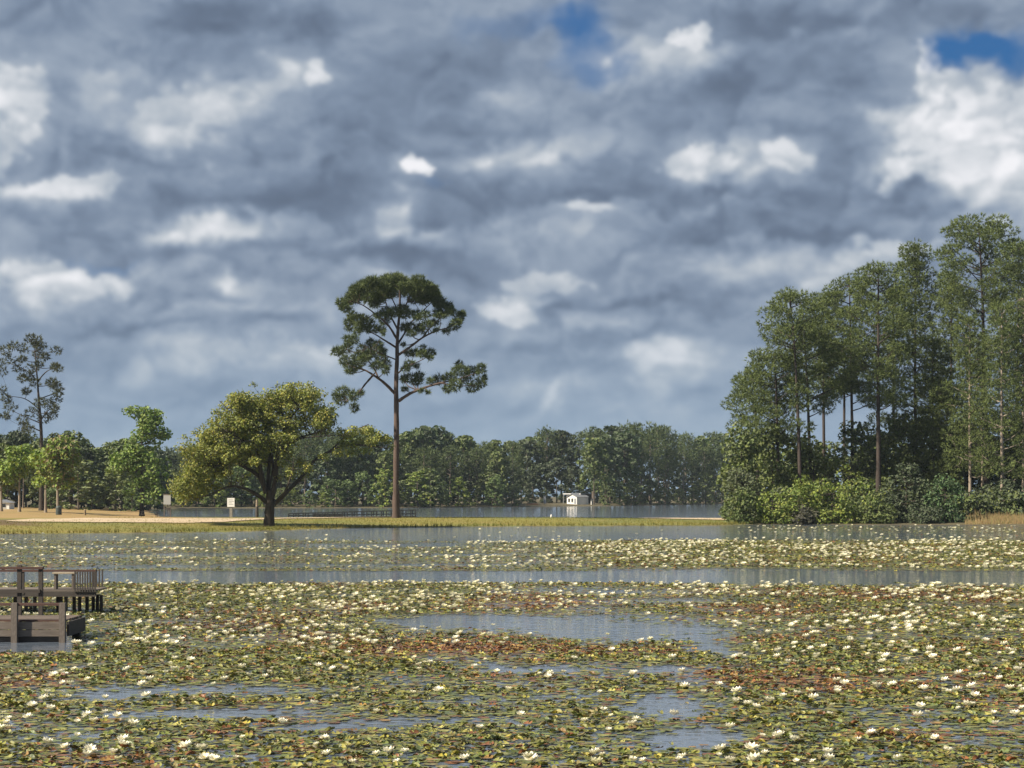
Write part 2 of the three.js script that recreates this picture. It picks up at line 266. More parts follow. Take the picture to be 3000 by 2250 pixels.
// a tree from limbs and clumps in its own metres; every clump hangs on the nearest limb by a thin branch
function tree(name, label, group, base, spec, seed) {
  const r = rng(seed), g = thing(name, label, 'tree', [base.x, base.y, base.z], 0, group), joints = [];
  const T = new Shape(); const tp = bend(spec.trunk, 5); T.tube(tp, taper(tp.length, spec.r0, spec.r1, 0.9).map((q, i) => q * (1 + 0.5 * Math.exp(-i * 1.1))), 9, spec.bark, r);
  tp.forEach((p, i) => { if (i > tp.length * (spec.bare ?? 0.45)) joints.push([p, lerp(spec.r0, spec.r1, i / tp.length)]); });
  part('trunk', T.geo(), barkMat, g);
  for (const lb of spec.limbs ?? []) { const L = new Shape(), lp = bend(lb.pts, 4), rr = taper(lp.length, lb.r0, lb.r1 ?? 0.03); L.tube(lp, rr, 6, spec.bark, r); lp.forEach((p, i) => { if (i > lp.length * 0.25) joints.push([p, rr[i]]); }); part('limb', L.geo(), barkMat, g); }
  const S = new Shape(), B = new Shape();
  for (const [c, rad, n] of spec.clumps) {
    let best = null, bd = 1e9; for (const q of joints) { const d = q[0].distanceTo(c) + Math.max(0, q[0].y - c.y) * 0.6; if (d < bd) { bd = d; best = q; } }
    if (best && bd > 0.3) {
      const mid = best[0].clone().lerp(c, 0.55).add(V((r() - 0.5) * bd * 0.2, -bd * 0.08, (r() - 0.5) * bd * 0.2)), pts = bend([best[0], mid, c], 3), rr = Math.min(best[1] * 0.7, spec.twig ?? 0.06);
      B.tube(pts, taper(pts.length, rr, rr * 0.35), 5, spec.bark, r);
      for (let k = 0; k < (spec.sprigs ?? 4); k++) { const b = inBall(r), e = V(c.x + b[0] * rad[0] * 0.9, c.y + b[1] * rad[1] * 0.9, c.z + b[2] * rad[2] * 0.9); B.tube([pts[pts.length - 2], c.clone().lerp(e, 0.5).add(V(0, -0.05, 0)), e], [rr * 0.4, rr * 0.3, rr * 0.15], 4, spec.bark, r); }
    }
    clump(S, c, rad, n, spec.kind, r);
  }
  if (B.count) part('branches', B.geo(), barkMat, g);
  part('crown', S.geo(), spec.kind.needle ? needleMat : leafMat, g);
  return g;
}

// --- the tall pine on the spit, copied limb by limb from the photograph (its crown measured in a 600 x 500 window)
{
  const D = 267, base = V(X(1160, D), height(X(1160, D), D) - 0.05, -D), r = rng(71);
  const q = (cx, cy, dz = 0) => P(900 + cx / 3.318, 750 + cy / 3.318, D).sub(base).add(V(0, 0, dz));
  const m = D / F / 3.318;                                          // metres to one unit of that window
  const C = (cx, cy, rx = 55, ry = 42, dz = null, n = 1) => { const z = dz ?? (r() - 0.5) * 5; return [q(cx, cy, z), [rx * m, ry * m, (rx * 0.9) * m], Math.round(n * 24 + n * 0.04 * rx * ry)]; };
  const clumps = [
    C(1480, 1045, 38, 34), C(1500, 1130, 85, 45), C(1600, 1115, 80, 45), C(1690, 1110, 45, 50), C(1390, 1180, 60, 40), C(1450, 1270, 60, 55), C(1610, 1285, 60, 40), C(1690, 1240, 50, 55), C(1265, 1190, 60, 50), C(1200, 1225, 30, 26), C(1540, 1200, 80, 30), C(1360, 1300, 40, 36), C(1720, 1190, 24, 30),
    C(340, 1320, 75, 50), C(330, 1400, 60, 45), C(440, 1465, 44, 42), C(470, 1370, 44, 50), C(280, 1370, 32, 32), C(520, 1330, 36, 26),
    C(430, 1065, 85, 50), C(510, 1050, 70, 45), C(370, 1020, 50, 45), C(440, 1130, 50, 30), C(310, 950, 50, 40), C(370, 880, 55, 50), C(400, 815, 45, 36), C(320, 920, 36, 36),
    C(650, 900, 70, 40), C(620, 960, 60, 40), C(720, 990, 55, 45), C(560, 950, 55, 40), C(690, 1080, 60, 40), C(520, 890, 55, 45), C(470, 830, 50, 40), C(600, 830, 45, 36), C(770, 1050, 40, 46), C(780, 1130, 32, 36), C(480, 970, 50, 36), C(700, 870, 40, 30), C(580, 1010, 50, 30), C(740, 930, 40, 36),
    C(580, 650, 80, 42), C(640, 700, 70, 32), C(510, 690, 50, 40), C(540, 620, 70, 36), C(450, 610, 60, 42), C(395, 640, 45, 36), C(385, 690, 40, 22), C(480, 740, 30, 30), C(560, 720, 60, 30), C(700, 690, 40, 26),
    C(1430, 690, 60, 30), C(1480, 600, 50, 50), C(1500, 560, 36, 36), C(1460, 665, 50, 26), C(1340, 530, 75, 50), C(1370, 500, 50, 36), C(1280, 570, 50, 32), C(1220, 630, 60, 28), C(1300, 600, 60, 26), C(1350, 720, 34, 20), C(1260, 740, 24, 16),
    C(1190, 945, 60, 40), C(1120, 970, 45, 34), C(1130, 905, 34, 34), C(1040, 930, 45, 32), C(985, 925, 45, 36), C(1205, 1010, 26, 20), C(1000, 1050, 40, 30), C(960, 1100, 44, 32), C(1060, 1060, 26, 20),
    C(1000, 1185, 80, 36), C(1080, 1165, 50, 50), C(940, 1200, 34, 30), C(935, 1285, 34, 20), C(1110, 1320, 24, 16), C(1180, 1330, 20, 14), C(1060, 1230, 60, 20),
    C(1000, 690, 60, 36), C(1090, 690, 50, 30), C(1170, 690, 55, 34), C(1020, 770, 50, 22), C(1120, 740, 50, 22), C(940, 690, 45, 34), C(1080, 620, 40, 24), C(930, 860, 20, 16), C(760, 770, 20, 14),
    C(750, 640, 50, 30), C(800, 580, 55, 40), C(760, 540, 60, 40), C(850, 520, 60, 50), C(700, 600, 40, 30), C(960, 580, 60, 44), C(1050, 560, 55, 36), C(920, 520, 60, 44), C(1150, 590, 50, 36),
  ];
  for (let k = 0; k < 46; k++) { const a = lerp(197, 352, r()) * DEG, s = lerp(0.8, 0.99, r()); clumps.push(C(850 + Math.cos(a) * 455 * s, 505 + Math.sin(a) * 300 * s, 62, 42, (r() - 0.5) * 8, 1.15)); }   // the dome
  for (let k = 0; k < 30; k++) { const a = lerp(200, 345, r()) * DEG, s = lerp(0.45, 0.8, r()); clumps.push(C(860 + Math.cos(a) * 430 * s, 510 + Math.sin(a) * 290 * s, 56, 38, (r() - 0.5) * 7, 0.9)); }
  for (const [a, b] of [[370, 470], [390, 440], [420, 420], [380, 530], [420, 560], [350, 480], [450, 400], [1190, 310], [1240, 390], [1270, 430], [540, 310], [1400, 560]]) clumps.push(C(a, b, 50, 40));
  const tr = (z) => (r() - 0.5) * z;
  tree('pine_tree', 'tall lone pine with a domed open crown on the grassy spit', null, base, {
    trunk: [V(0, -0.2, 0), q(862, 2200), q(868, 1700), q(865, 1300), q(872, 1000), q(880, 750), q(893, 600), q(905, 420, .5), q(900, 300, .5)], r0: 0.34, r1: 0.06, bark: BARK, bare: 0.8, twig: 0.07, sprigs: 5, kind: PINE, clumps,
    limbs: [
      { pts: [q(890, 1410), q(1000, 1340, .4), q(1150, 1282, .8), q(1300, 1240, 1), q(1450, 1205, .8), q(1650, 1140, .5)], r0: 0.17 },
      { pts: [q(1300, 1240, 1), q(1480, 1270, 1.5), q(1640, 1265, 1.2)], r0: 0.08 },
      { pts: [q(862, 1345), q(740, 1225, .3), q(645, 1160, .5), q(560, 1110, .2), q(450, 1080, -.4), q(370, 1040, -.8)], r0: 0.17 },
      { pts: [q(645, 1160, .5), q(565, 1258, .9), q(485, 1360, 1.1), q(400, 1410, 1)], r0: 0.11 },
      { pts: [q(700, 1200, .4), q(620, 1050, -.8), q(500, 950, -1.2), q(370, 900, -1)], r0: 0.09 },
      { pts: [q(866, 890), q(760, 822, -.5), q(655, 755, -1), q(520, 690, -1.4)], r0: 0.12 },
      { pts: [q(868, 800), q(800, 690, .8), q(700, 600, 1.6), q(560, 500, 2), q(450, 460, 2)], r0: 0.13 },
      { pts: [q(868, 1010), q(740, 960, 1), q(600, 900, 1.8)], r0: 0.08 },
      { pts: [q(872, 970), q(1000, 890, .5), q(1125, 800, .8), q(1245, 738, .6), q(1385, 690, .2), q(1480, 630)], r0: 0.13 },
      { pts: [q(1125, 800, .8), q(1200, 690, 0), q(1330, 560, -.5)], r0: 0.08 },
      { pts: [q(872, 1150), q(960, 1080, .6), q(1060, 1045, 1), q(1200, 975, 1)], r0: 0.08 },
      { pts: [q(876, 860), q(935, 760, -.6), q(990, 650, -1.3), q(1130, 500, -2), q(1230, 400, -2)], r0: 0.11 },
      { pts: [q(882, 720), q(800, 560, -1), q(740, 400, -1.8), q(680, 290, -2)], r0: 0.1 },
      { pts: [q(890, 620), q(980, 450, .8), q(1050, 310, 1.5)], r0: 0.1 },
      { pts: [q(895, 560), q(820, 400, 1.2), q(760, 270, 2)], r0: 0.08 },
    ],
  }, 72);
}
// --- the spreading yellow-green tree beside it (window of 500 x 480)
{
  const D = 233, base = V(X(790, D), height(X(790, D), D) - 0.05, -D), r = rng(81), k = 3.456, m = D / F / k;
  const q = (cx, cy, dz = 0) => P(500 + cx / k, 1080 + cy / k, D).sub(base).add(V(0, 0, dz));
  const kind = { size: 0.135, shell: 1.3, cols: [[0.25, 0.29, 0.03], [0.21, 0.26, 0.03], [0.3, 0.32, 0.03], [0.16, 0.2, 0.03], [0.31, 0.285, 0.03], [0.13, 0.165, 0.03]] };
  const limbs = [
    { pts: [q(970, 1350), q(880, 1275, .5), q(770, 1215, 1), q(640, 1190, 1.3), q(500, 1240, 1.4), q(380, 1290, 1)], r0: 0.2 },
    { pts: [q(960, 1200), q(870, 1075, -.4), q(760, 1010, -.7), q(640, 950, -1), q(520, 945, -1), q(420, 880, -1), q(300, 860, -.6)], r0: 0.22 },
    { pts: [q(540, 1000, -.6), q(440, 1010, .4), q(300, 1080, .9), q(180, 1150, 1)], r0: 0.1 },
    { pts: [q(520, 945, -1), q(470, 870, -1.6), q(340, 720, -1.8), q(220, 650, -1.6)], r0: 0.09 },
    { pts: [q(965, 1260), q(920, 1050, .4), q(885, 830, .8), q(830, 660, 1), q(770, 585, 1), q(690, 560, .8), q(600, 490, .6), q(560, 380, .4), q(500, 330, .3)], r0: 0.22 },
    { pts: [q(885, 830, .8), q(740, 720, 1.8), q(600, 640, 2.2), q(480, 560, 2.2)], r0: 0.1 },
    { pts: [q(990, 1290), q(980, 1100, -.5), q(990, 900, -.8), q(960, 640, -1), q(970, 420, -1), q(950, 260, -.8)], r0: 0.2 },
    { pts: [q(970, 640, -1), q(860, 450, -1.5), q(760, 300, -1.6)], r0: 0.09 },
    { pts: [q(1030, 1290), q(1070, 1080, .4), q(1100, 850, .8), q(1160, 620, 1.1), q(1250, 480, 1.2), q(1350, 370, 1.2), q(1450, 280, 1)], r0: 0.21 },
    { pts: [q(1060, 1090, .4), q(1012, 800, -.2), q(1030, 550, -.4), q(1130, 370, -.4), q(1210, 150, 0)], r0: 0.15 },
    { pts: [q(1100, 850, .8), q(1200, 765, .4), q(1330, 690, 0), q(1500, 640, -.4), q(1660, 560, -.4)], r0: 0.14 },
    { pts: [q(1200, 765, .4), q(1320, 715, 1.2), q(1490, 695, 1.8), q(1700, 680, 2)], r0: 0.1 },
    { pts: [q(1050, 1370), q(1150, 1270, -.3), q(1320, 1090, -.8), q(1440, 930, -1), q(1610, 830, -.9), q(1810, 770, -.6), q(2060, 790, 0), q(2240, 810, .4)], r0: 0.2 },
    { pts: [q(1610, 830, -.9), q(1740, 700, -1.2), q(1860, 620, -1), q(2000, 560, -.6)], r0: 0.09 },
    { pts: [q(1060, 1360), q(1180, 1240, 1.4), q(1260, 1060, 2.4), q(1290, 920, 2.8)], r0: 0.12 },
    { pts: [q(980, 1300), q(1000, 1060, -1.8), q(1040, 820, -2.8), q(1100, 600, -3)], r0: 0.14 },
  ];
  const clumps = [], C = (cx, cy, rx, ry, n = 1, dz = null) => clumps.push([q(cx, cy, dz ?? (r() - 0.5) * 6), [rx * m, ry * m, rx * m], Math.round(n * (30 + 0.045 * rx * ry))]);
  // crown outline by columns: x, top, bottom
  const cols = [[110, 1180, 1290, .8], [170, 980, 1270, .9], [240, 800, 1240, .8], [330, 700, 1280, .9], [420, 600, 1130, .95], [510, 560, 1030, .9], [600, 480, 1000, .9], [690, 330, 930, .95], [780, 280, 960, .95], [870, 330, 1000, .9], [960, 300, 1000, .75], [1050, 260, 900, .75], [1140, 220, 900, .75], [1230, 200, 760, .8], [1320, 230, 620, .75], [1420, 250, 430, .7], [1500, 430, 620, .6], [1580, 420, 620, .6]];
  for (const [cx, t, b, n] of cols) for (let y = t + 35; y < b; y += 62) { if (r() < 0.1) continue; C(cx + (r() - 0.5) * 70, y + (r() - 0.5) * 50, 60 + 34 * r(), 46 + 24 * r(), n * (0.5 + 0.7 * r())); }
  for (const [cx, cy, rx, ry, n] of [[1700, 620, 60, 40, .6], [1660, 480, 50, 36, .5], [1740, 760, 60, 50, .9], [1800, 680, 70, 50, 1], [1880, 640, 80, 55, 1], [1960, 620, 80, 55, 1], [2040, 640, 80, 55, 1], [1840, 760, 90, 50, 1], [1940, 730, 90, 55, 1], [2050, 740, 80, 55, 1], [2130, 690, 60, 60, .8], [2200, 720, 50, 60, .8], [2250, 800, 40, 40, .6], [1720, 850, 80, 50, .8], [1850, 850, 90, 50, .7], [1980, 830, 80, 40, .6], [1560, 900, 70, 50, .6], [1420, 1000, 60, 60, .6], [1320, 950, 70, 60, .7], [1250, 1050, 70, 70, .7], [1330, 1080, 60, 60, .6], [1180, 1080, 60, 60, .6], [1150, 960, 60, 50, .6], [250, 640, 60, 45, .35], [140, 690, 40, 36, .3], [540, 370, 60, 50, .3], [480, 440, 60, 40, .3], [1040, 150, 30, 40, .2], [1200, 160, 50, 36, .4], [1300, 150, 50, 30, .35], [1400, 150, 50, 36, .4], [1470, 260, 50, 40, .7], [880, 180, 50, 40, .3], [1620, 400, 40, 30, .4], [700, 1130, 70, 50, .35], [560, 1180, 60, 40, .4], [450, 1200, 60, 40, .5], [620, 1060, 60, 40, .4], [800, 1080, 50, 40, .3], [1100, 1100, 50, 50, .4]]) C(cx, cy, rx, ry, n);
  for (let i = 0; i < 330; i++) { const [cx, t, b, n] = cols[Math.floor(r() * cols.length)]; C(cx + (r() - .5) * 110, lerp(t - 15, b + 10, Math.pow(r(), 1.3)), 70 + 60 * r(), 50 + 50 * r(), n * .3); }
  tree('spreading_tree', 'wide yellow-green tree with dark forking limbs on the spit shore', null, base, { trunk: [V(0, -0.3, 0), q(1000, 1500), q(1005, 1400), q(1005, 1310), q(1000, 1230)], r0: 0.5, r1: 0.3, bark: DARKBARK, bare: 0.9, twig: 0.05, sprigs: 6, kind, limbs, clumps }, 82);
}
// --- pines in general: crown of clumps round the upper trunk
function pine(label, group, x, ytop, d, o = {}, seed = 1, name = 'pine_tree') {
  const r = rng(seed), gx = X(x, d), gy = height(gx, d) - 0.1, top = EYE - (ytop - HORIZON) * d / F, H = top - gy, m = d / F, lean = (o.lean ?? 0) * m;
  const cw = (o.w ?? 130) * m * 1.12, cb = H - (o.crown ?? 300) * m * 1.15, clumps = [], limbs = [], at = (t) => V(lean * t * t, H * t, (r() - 0.5) * 0.1);
  const n = Math.round((o.n ?? 26) * 1.3), s = o.s ?? 1.2;
  for (let k = 0; k < n; k++) {
    const t = (k + 0.5) / n, y = lerp(cb, H - 0.5, Math.pow(t, 0.85)), rel = (y - cb) / (H - cb), reach = cw * (o.dome ? Math.sqrt(Math.max(0.05, 1 - Math.pow(rel, 2.6))) * (0.55 + 0.45 * smooth(0, 0.35, rel)) : (1 - 0.75 * rel) * (0.6 + 0.4 * smooth(0, 0.2, rel)));
    const a = k * 2.4 + r(), q = reach * (0.35 + 0.65 * Math.sqrt(r())), c = V(lean * (y / H) ** 2 + Math.cos(a) * q, y + (r() - 0.5) * 0.5, Math.sin(a) * q);
    const big = (0.75 + 0.5 * r()) * s; clumps.push([c, [1.0 * big, 0.46 * big, 1.0 * big], Math.round((o.dense ?? 64) * 1.35 * big)]);
    if (k % 2 === 0 && q > 0.8) limbs.push({ pts: [at(clamp((y - q * 0.45) / H, 0.2, 0.98)), V(lean * (y / H) ** 2 + Math.cos(a) * q * 0.5, y - q * 0.2 - 0.2, Math.sin(a) * q * 0.5), c], r0: 0.07, r1: 0.03 });
  }
  clumps.push([V(lean, H - 0.45, 0), [0.8 * s, 0.6 * s, 0.8 * s], 36]);
  return tree(name, label, group, V(gx, gy, -d), { trunk: [V(0, -0.2, 0), V(lean * 0.06, H * 0.25, 0.1), V(lean * 0.25, H * 0.5, -0.1), V(lean * 0.56, H * 0.75, 0), V(lean, H * 0.97, 0)], r0: o.r0 ?? 0.26, r1: 0.06, bark: o.bark ?? GROVEBARK, bare: 0.5, twig: 0.05, sprigs: 3, kind: o.kind ?? GROVEPINE, clumps, limbs }, seed + 500);
}
// --- broadleaf trees and shrubs: crown of clumps in an egg or several lobes
function broad(name, label, group, x, ytop, d, o, seed) {
  const r = rng(seed), gx = X(x, d), gy = height(gx, d) - 0.1, m = d / F, H = EYE - (ytop - HORIZON) * d / F - gy, clumps = [], kind = { size: 0.26, shell: 0.6, ...o.kind };
  const lobes = o.lobes ?? [[0, 0.5, o.w, 0.5]];                    // sideways px, height share, half width px, half height share
  for (const [lx, ly, lw, lh, n = 14] of lobes) for (let k = 0; k < n; k++) {
    const b = inBall(r), l = Math.hypot(...b), s = Math.pow(l, 0.5) / l * 0.82, c = V((lx + b[0] * s * lw) * m, H * (ly + b[1] * s * lh), b[2] * s * lw * m), e = (o.e ?? 0.9) * (0.7 + 0.6 * r());
    if (o.skirt && k % 3 === 0) { c.y = 0.1 + r() * 0.5; c.z += Math.abs(b[0]) * 0.8; }
    if (c.y < 0.25) c.y = 0.25 + r() * 0.4;
    clumps.push([c, [e, e * 0.72, e], Math.round((o.dense ?? 55) * e * e)]);
  }
  const lean = (o.lean ?? 0) * m;
  return tree(name, label, group, V(gx, gy, -d), { trunk: [V(0, -0.2, 0), V(lean * 0.3, H * 0.3, 0.1), V(lean, H * (o.stem ?? 0.7), 0)], r0: o.r0 ?? 0.2, r1: 0.05, bark: o.bark ?? DARKBARK, bare: 0.3, twig: 0.04, sprigs: 2, kind, clumps }, seed + 900);
}
const GREEN = [[0.085, 0.14, 0.022], [0.11, 0.16, 0.025], [0.07, 0.12, 0.02], [0.13, 0.165, 0.028]];
const BRIGHT = [[0.17, 0.25, 0.022], [0.21, 0.27, 0.024], [0.13, 0.205, 0.02], [0.23, 0.265, 0.03]];
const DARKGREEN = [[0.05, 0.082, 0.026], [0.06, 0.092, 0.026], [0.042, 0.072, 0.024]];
const OLIVE = [[0.12, 0.17, 0.03], [0.1, 0.148, 0.028], [0.145, 0.182, 0.032]];

// --- the grove (window of 900 x 1000 at 2100, 600; k is its scale)
{
  const k = 1.659, gx = (c) => 2100 + c / k, gy = (c) => 600 + c / k;
  const list = [
    // window x of the foot, window y of the top, distance, options, label
    [405, 412, 292, { w: 105, crown: 150, n: 22, lean: -30, dome: 1, dense: 54 }, 'pine at the outer edge of the grove with a flat leaning top'],
    [455, 560, 300, { w: 110, crown: 230, n: 30, lean: -20, dome: 1 }, 'pine with a dark bare trunk second from the outer edge of the grove'],
    [660, 345, 305, { w: 95, crown: 330, n: 36, lean: -10, dome: 1 }, 'rounded pine with trunk showing against a sky gap in the grove'],
    [785, 283, 296, { w: 100, crown: 360, n: 38, dome: 1, r0: 0.32 }, 'thick-trunked pine standing in front of the largest sky gap in the grove'],
    [965, 182, 308, { w: 92, crown: 470, n: 44, dome: 0 }, 'pointed pine one step below the tallest pine of the grove'],
    [1310, 56, 300, { w: 148, crown: 250, n: 50, lean: -22, dome: 1, r0: 0.36, dense: 62 }, 'tallest pine of the grove with a round crown on a bare trunk'],
    [1460, 178, 314, { w: 92, crown: 420, n: 38, dome: 1, lean: 6 }, 'slender pine close behind the tallest pine of the grove'],
    [1140, 330, 318, { w: 85, crown: 470, n: 38, dome: 0 }, 'pine filling the dip between the two tallest tops of the grove'],
    [520, 430, 316, { w: 90, crown: 260, n: 28, dome: 1 }, 'pine behind the flat-topped pine at the outer edge of the grove'],
    [860, 400, 324, { w: 85, crown: 420, n: 32, dome: 0 }, 'pine behind the thick-trunked pine of the grove'],
    [1230, 520, 292, { w: 72, crown: 420, n: 34, dome: 0, r0: 0.2, bark: PALEBARK, dense: 44 }, 'young pine with thin pale trunk, first of the pale trunks by the tan grass'],
    [1290, 640, 297, { w: 66, crown: 360, n: 28, dome: 0, r0: 0.16, bark: PALEBARK, dense: 44 }, 'small young pine between the pale trunks by the tan grass'],
    [1385, 480, 286, { w: 78, crown: 450, n: 36, dome: 0, r0: 0.2, bark: PALEBARK, dense: 44 }, 'young pine with pale trunk rising out of the tan grass'],
    [1490, 420, 290, { w: 76, crown: 480, n: 36, dome: 0, r0: 0.2, bark: PALEBARK, dense: 44 }, 'young pine with pale trunk at the picture edge beside the tan grass'],
    [1050, 620, 304, { w: 78, crown: 420, n: 32, dome: 0, r0: 0.2 }, 'bushy young pine behind the bright green round shrub'],
    [300, 690, 296, { w: 105, crown: 250, n: 34, lean: -12, dome: 1 }, 'broad lower pine hanging over the outer edge of the grove'],
    [200, 800, 303, { w: 75, crown: 220, n: 24, lean: -14, dome: 1 }, 'lowest outer pine at the lakeward edge of the grove'],
    [620, 640, 325, { w: 85, crown: 140, n: 18, dome: 1 }, 'pine crown seen through the middle of the grove'],
    [1560, 330, 305, { w: 100, crown: 560, n: 40, dome: 0 }, 'pine at the picture edge behind the pale trunks'],
    [1120, 850, 300, { w: 66, crown: 300, n: 24, dome: 0, r0: 0.15 }, 'short pine above the bright green round shrub'],
  ];
  list.forEach(([cx, cy, d, o, label], i) => pine(label, 'pines of the grove', gx(cx), gy(cy), d, o, 200 + i));
  const PO = { size: 0.3, cols: OLIVE };
  broad('understory_tree', 'olive leafy tree at the lakeward tip of the grove', 'leafy trees of the grove', gx(120), gy(1030), 290, { w: 45, lobes: [[0, .72, 50, .26, 20], [-10, .4, 60, .24, 18]], kind: PO, e: .9 }, 301);
  broad('understory_tree', 'olive leafy tree under the two outer dark trunks', 'leafy trees of the grove', gx(270), gy(1040), 296, { w: 60, lobes: [[0, .6, 62, .38, 30]], kind: PO, e: 1 }, 302);
  broad('understory_tree', 'olive leafy tree below the small sky gaps of the grove', 'leafy trees of the grove', gx(470), gy(1110), 297, { lobes: [[0, .6, 70, .38, 30]], kind: PO, e: 1 }, 303);
  broad('understory_tree', 'leafy tree under the thick-trunked pine', 'leafy trees of the grove', gx(700), gy(1000), 302, { lobes: [[0, .62, 80, .36, 40]], kind: { size: .3, cols: [...OLIVE, ...DARKGREEN] }, e: 1 }, 304);
  broad('understory_tree', 'leafy tree filling the middle of the grove behind the dark shrub', 'leafy trees of the grove', gx(900), gy(960), 306, { lobes: [[0, .62, 85, .36, 44]], kind: PO, e: 1 }, 305);
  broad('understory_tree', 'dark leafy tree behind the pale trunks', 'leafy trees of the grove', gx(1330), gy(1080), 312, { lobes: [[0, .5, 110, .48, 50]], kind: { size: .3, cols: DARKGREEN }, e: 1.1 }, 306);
  broad('understory_tree', 'green leafy tree at the picture edge behind the pale trunks', 'leafy trees of the grove', gx(1480), gy(1000), 316, { lobes: [[0, .5, 90, .48, 46]], kind: { size: .3, cols: GREEN }, e: 1.1 }, 307);
  for (const [i, cx, top, w] of [[0, 200, 1130, 80], [1, 380, 1150, 80], [2, 560, 1090, 85], [3, 800, 1080, 85], [4, 1010, 1000, 90], [5, 1180, 1010, 80], [6, 1400, 980, 90], [7, 1090, 1180, 70]])
    broad('understory_tree', ['shaded leafy tree behind the outermost pines of the grove', 'shaded leafy tree behind the yellow-green shrubs', 'shaded leafy tree under the middle sky gaps of the grove', 'shaded leafy tree behind the thick-trunked pine', 'shaded leafy tree behind the dark conical shrub', 'shaded leafy tree behind the first pale trunk', 'shaded leafy tree behind the tan grass', 'leafy tree rising behind the bright green round shrub'][i], 'leafy trees of the grove', gx(cx), gy(top), 326 - i * 2, { lobes: [[0, .52, w, .48, 46]], kind: { size: .36, cols: [OLIVE, GREEN, [...OLIVE, ...DARKGREEN]][i % 3] }, e: 1.25, dense: 44 }, 310 + i);
  const B = { size: 0.2, cols: BRIGHT }, G = { size: 0.22, cols: GREEN };
  const sh = (label, cx, top, w, d, kd, seed, o = {}) => broad('shrub', label, 'shrubs along the grove shore', gx(cx), gy(top), d, { lobes: [[0, .5, w, .5, Math.round((o.n ?? 26) * 1.35)]], kind: kd, e: o.e ?? .75, dense: o.dense ?? 75, r0: .08, stem: .6, skirt: true }, seed);
  sh('green shrub at the very tip of the grove beside the lawn', 110, 1370, 46, 264, G, 321, { n: 30 });
  sh('grey-green feathery shrub behind the tip of the grove', 130, 1250, 55, 274, { size: .22, cols: [[.1, .135, .05], [.085, .115, .045]] }, 322);
  sh('yellow-green shrub second along the waterline from the tip of the grove', 270, 1370, 60, 264, B, 323, { n: 32 });
  sh('yellow-green shrub arching low over the lake in the middle of the shrub row', 400, 1320, 70, 265, B, 324, { n: 34 });
  sh('bright lime shrub overhanging the lake', 560, 1310, 66, 263, B, 325, { n: 34 });
  sh('yellow-green shrub at the end of the bright shrub row beside the dark shrub', 720, 1320, 60, 264, { size: .2, cols: [...BRIGHT, ...GREEN] }, 326, { n: 30 });
  sh('low grey-green shrub in front of the dark shrub', 770, 1440, 60, 262, { size: .2, cols: OLIVE }, 327, { n: 24 });
  sh('low dark brown-green bush at the waterline under the bright shrubs', 430, 1470, 50, 262, { size: .2, cols: [[.05, .05, .03], [.06, .065, .026]] }, 328, { n: 20, e: .6 });
  sh('large dark green conical shrub between the bright shrubs', 920, 1240, 66, 266, { size: .22, cols: DARKGREEN }, 329, { n: 46 });
  sh('bright green round shrub beside the dark conical shrub', 1110, 1290, 56, 263, { size: .22, cols: [[.055, .13, .03], [.075, .15, .032], [.05, .11, .026]] }, 330, { n: 34 });
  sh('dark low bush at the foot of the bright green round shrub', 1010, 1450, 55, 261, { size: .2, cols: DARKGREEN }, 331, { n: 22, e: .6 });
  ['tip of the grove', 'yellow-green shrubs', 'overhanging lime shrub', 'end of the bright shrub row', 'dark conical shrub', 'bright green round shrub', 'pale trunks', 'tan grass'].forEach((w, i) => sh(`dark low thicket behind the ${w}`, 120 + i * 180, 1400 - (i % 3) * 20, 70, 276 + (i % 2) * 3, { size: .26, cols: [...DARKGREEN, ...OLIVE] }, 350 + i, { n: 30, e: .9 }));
  sh('lime sapling glowing in the middle of the grove', 640, 1180, 40, 284, B, 332, { n: 14, e: .6 });
  sh('green bush behind the tan grass', 1420, 1340, 60, 284, { size: .22, cols: DARKGREEN }, 333, { n: 28 });
  sh('green bush at the picture edge behind the tan grass', 1500, 1400, 50, 280, G, 334, { n: 26 });
  sh('dark bush between the pale trunks', 1300, 1330, 55, 292, { size: .22, cols: DARKGREEN }, 335, { n: 26 });
  // tan reed grass by the pale trunks
  const S = new Shape(), r = rng(340), cols = [[0.33, 0.24, 0.10], [0.28, 0.19, 0.08], [0.36, 0.27, 0.12], [0.2, 0.19, 0.06]];
  for (let i = 0; i < 5200; i++) { const c = lerp(1205, 1640, Math.pow(r(), .8)), d = lerp(256, 270, r()), x = X(gx(c), d), y = height(x, d), h = lerp(.25, 1.3, r() * r()) * (0.65 + 0.35 * noise(c * .03, d)), lx = (r() - .5) * h * .7, lz = (r() - .5) * h * .7, w = .035; S.tri([x - w, y - .05, -d], [x + w, y - .05, -d + .03], [x + lx, y + h, -d + lz], tint(cols, r)); }
  const o = new THREE.Mesh(S.geo(), leafMat); o.name = 'reed_grass'; tag(o, 'dry tan reed grass at the foot of the pale trunks', 'grass', null, 'stuff'); put(o);
}
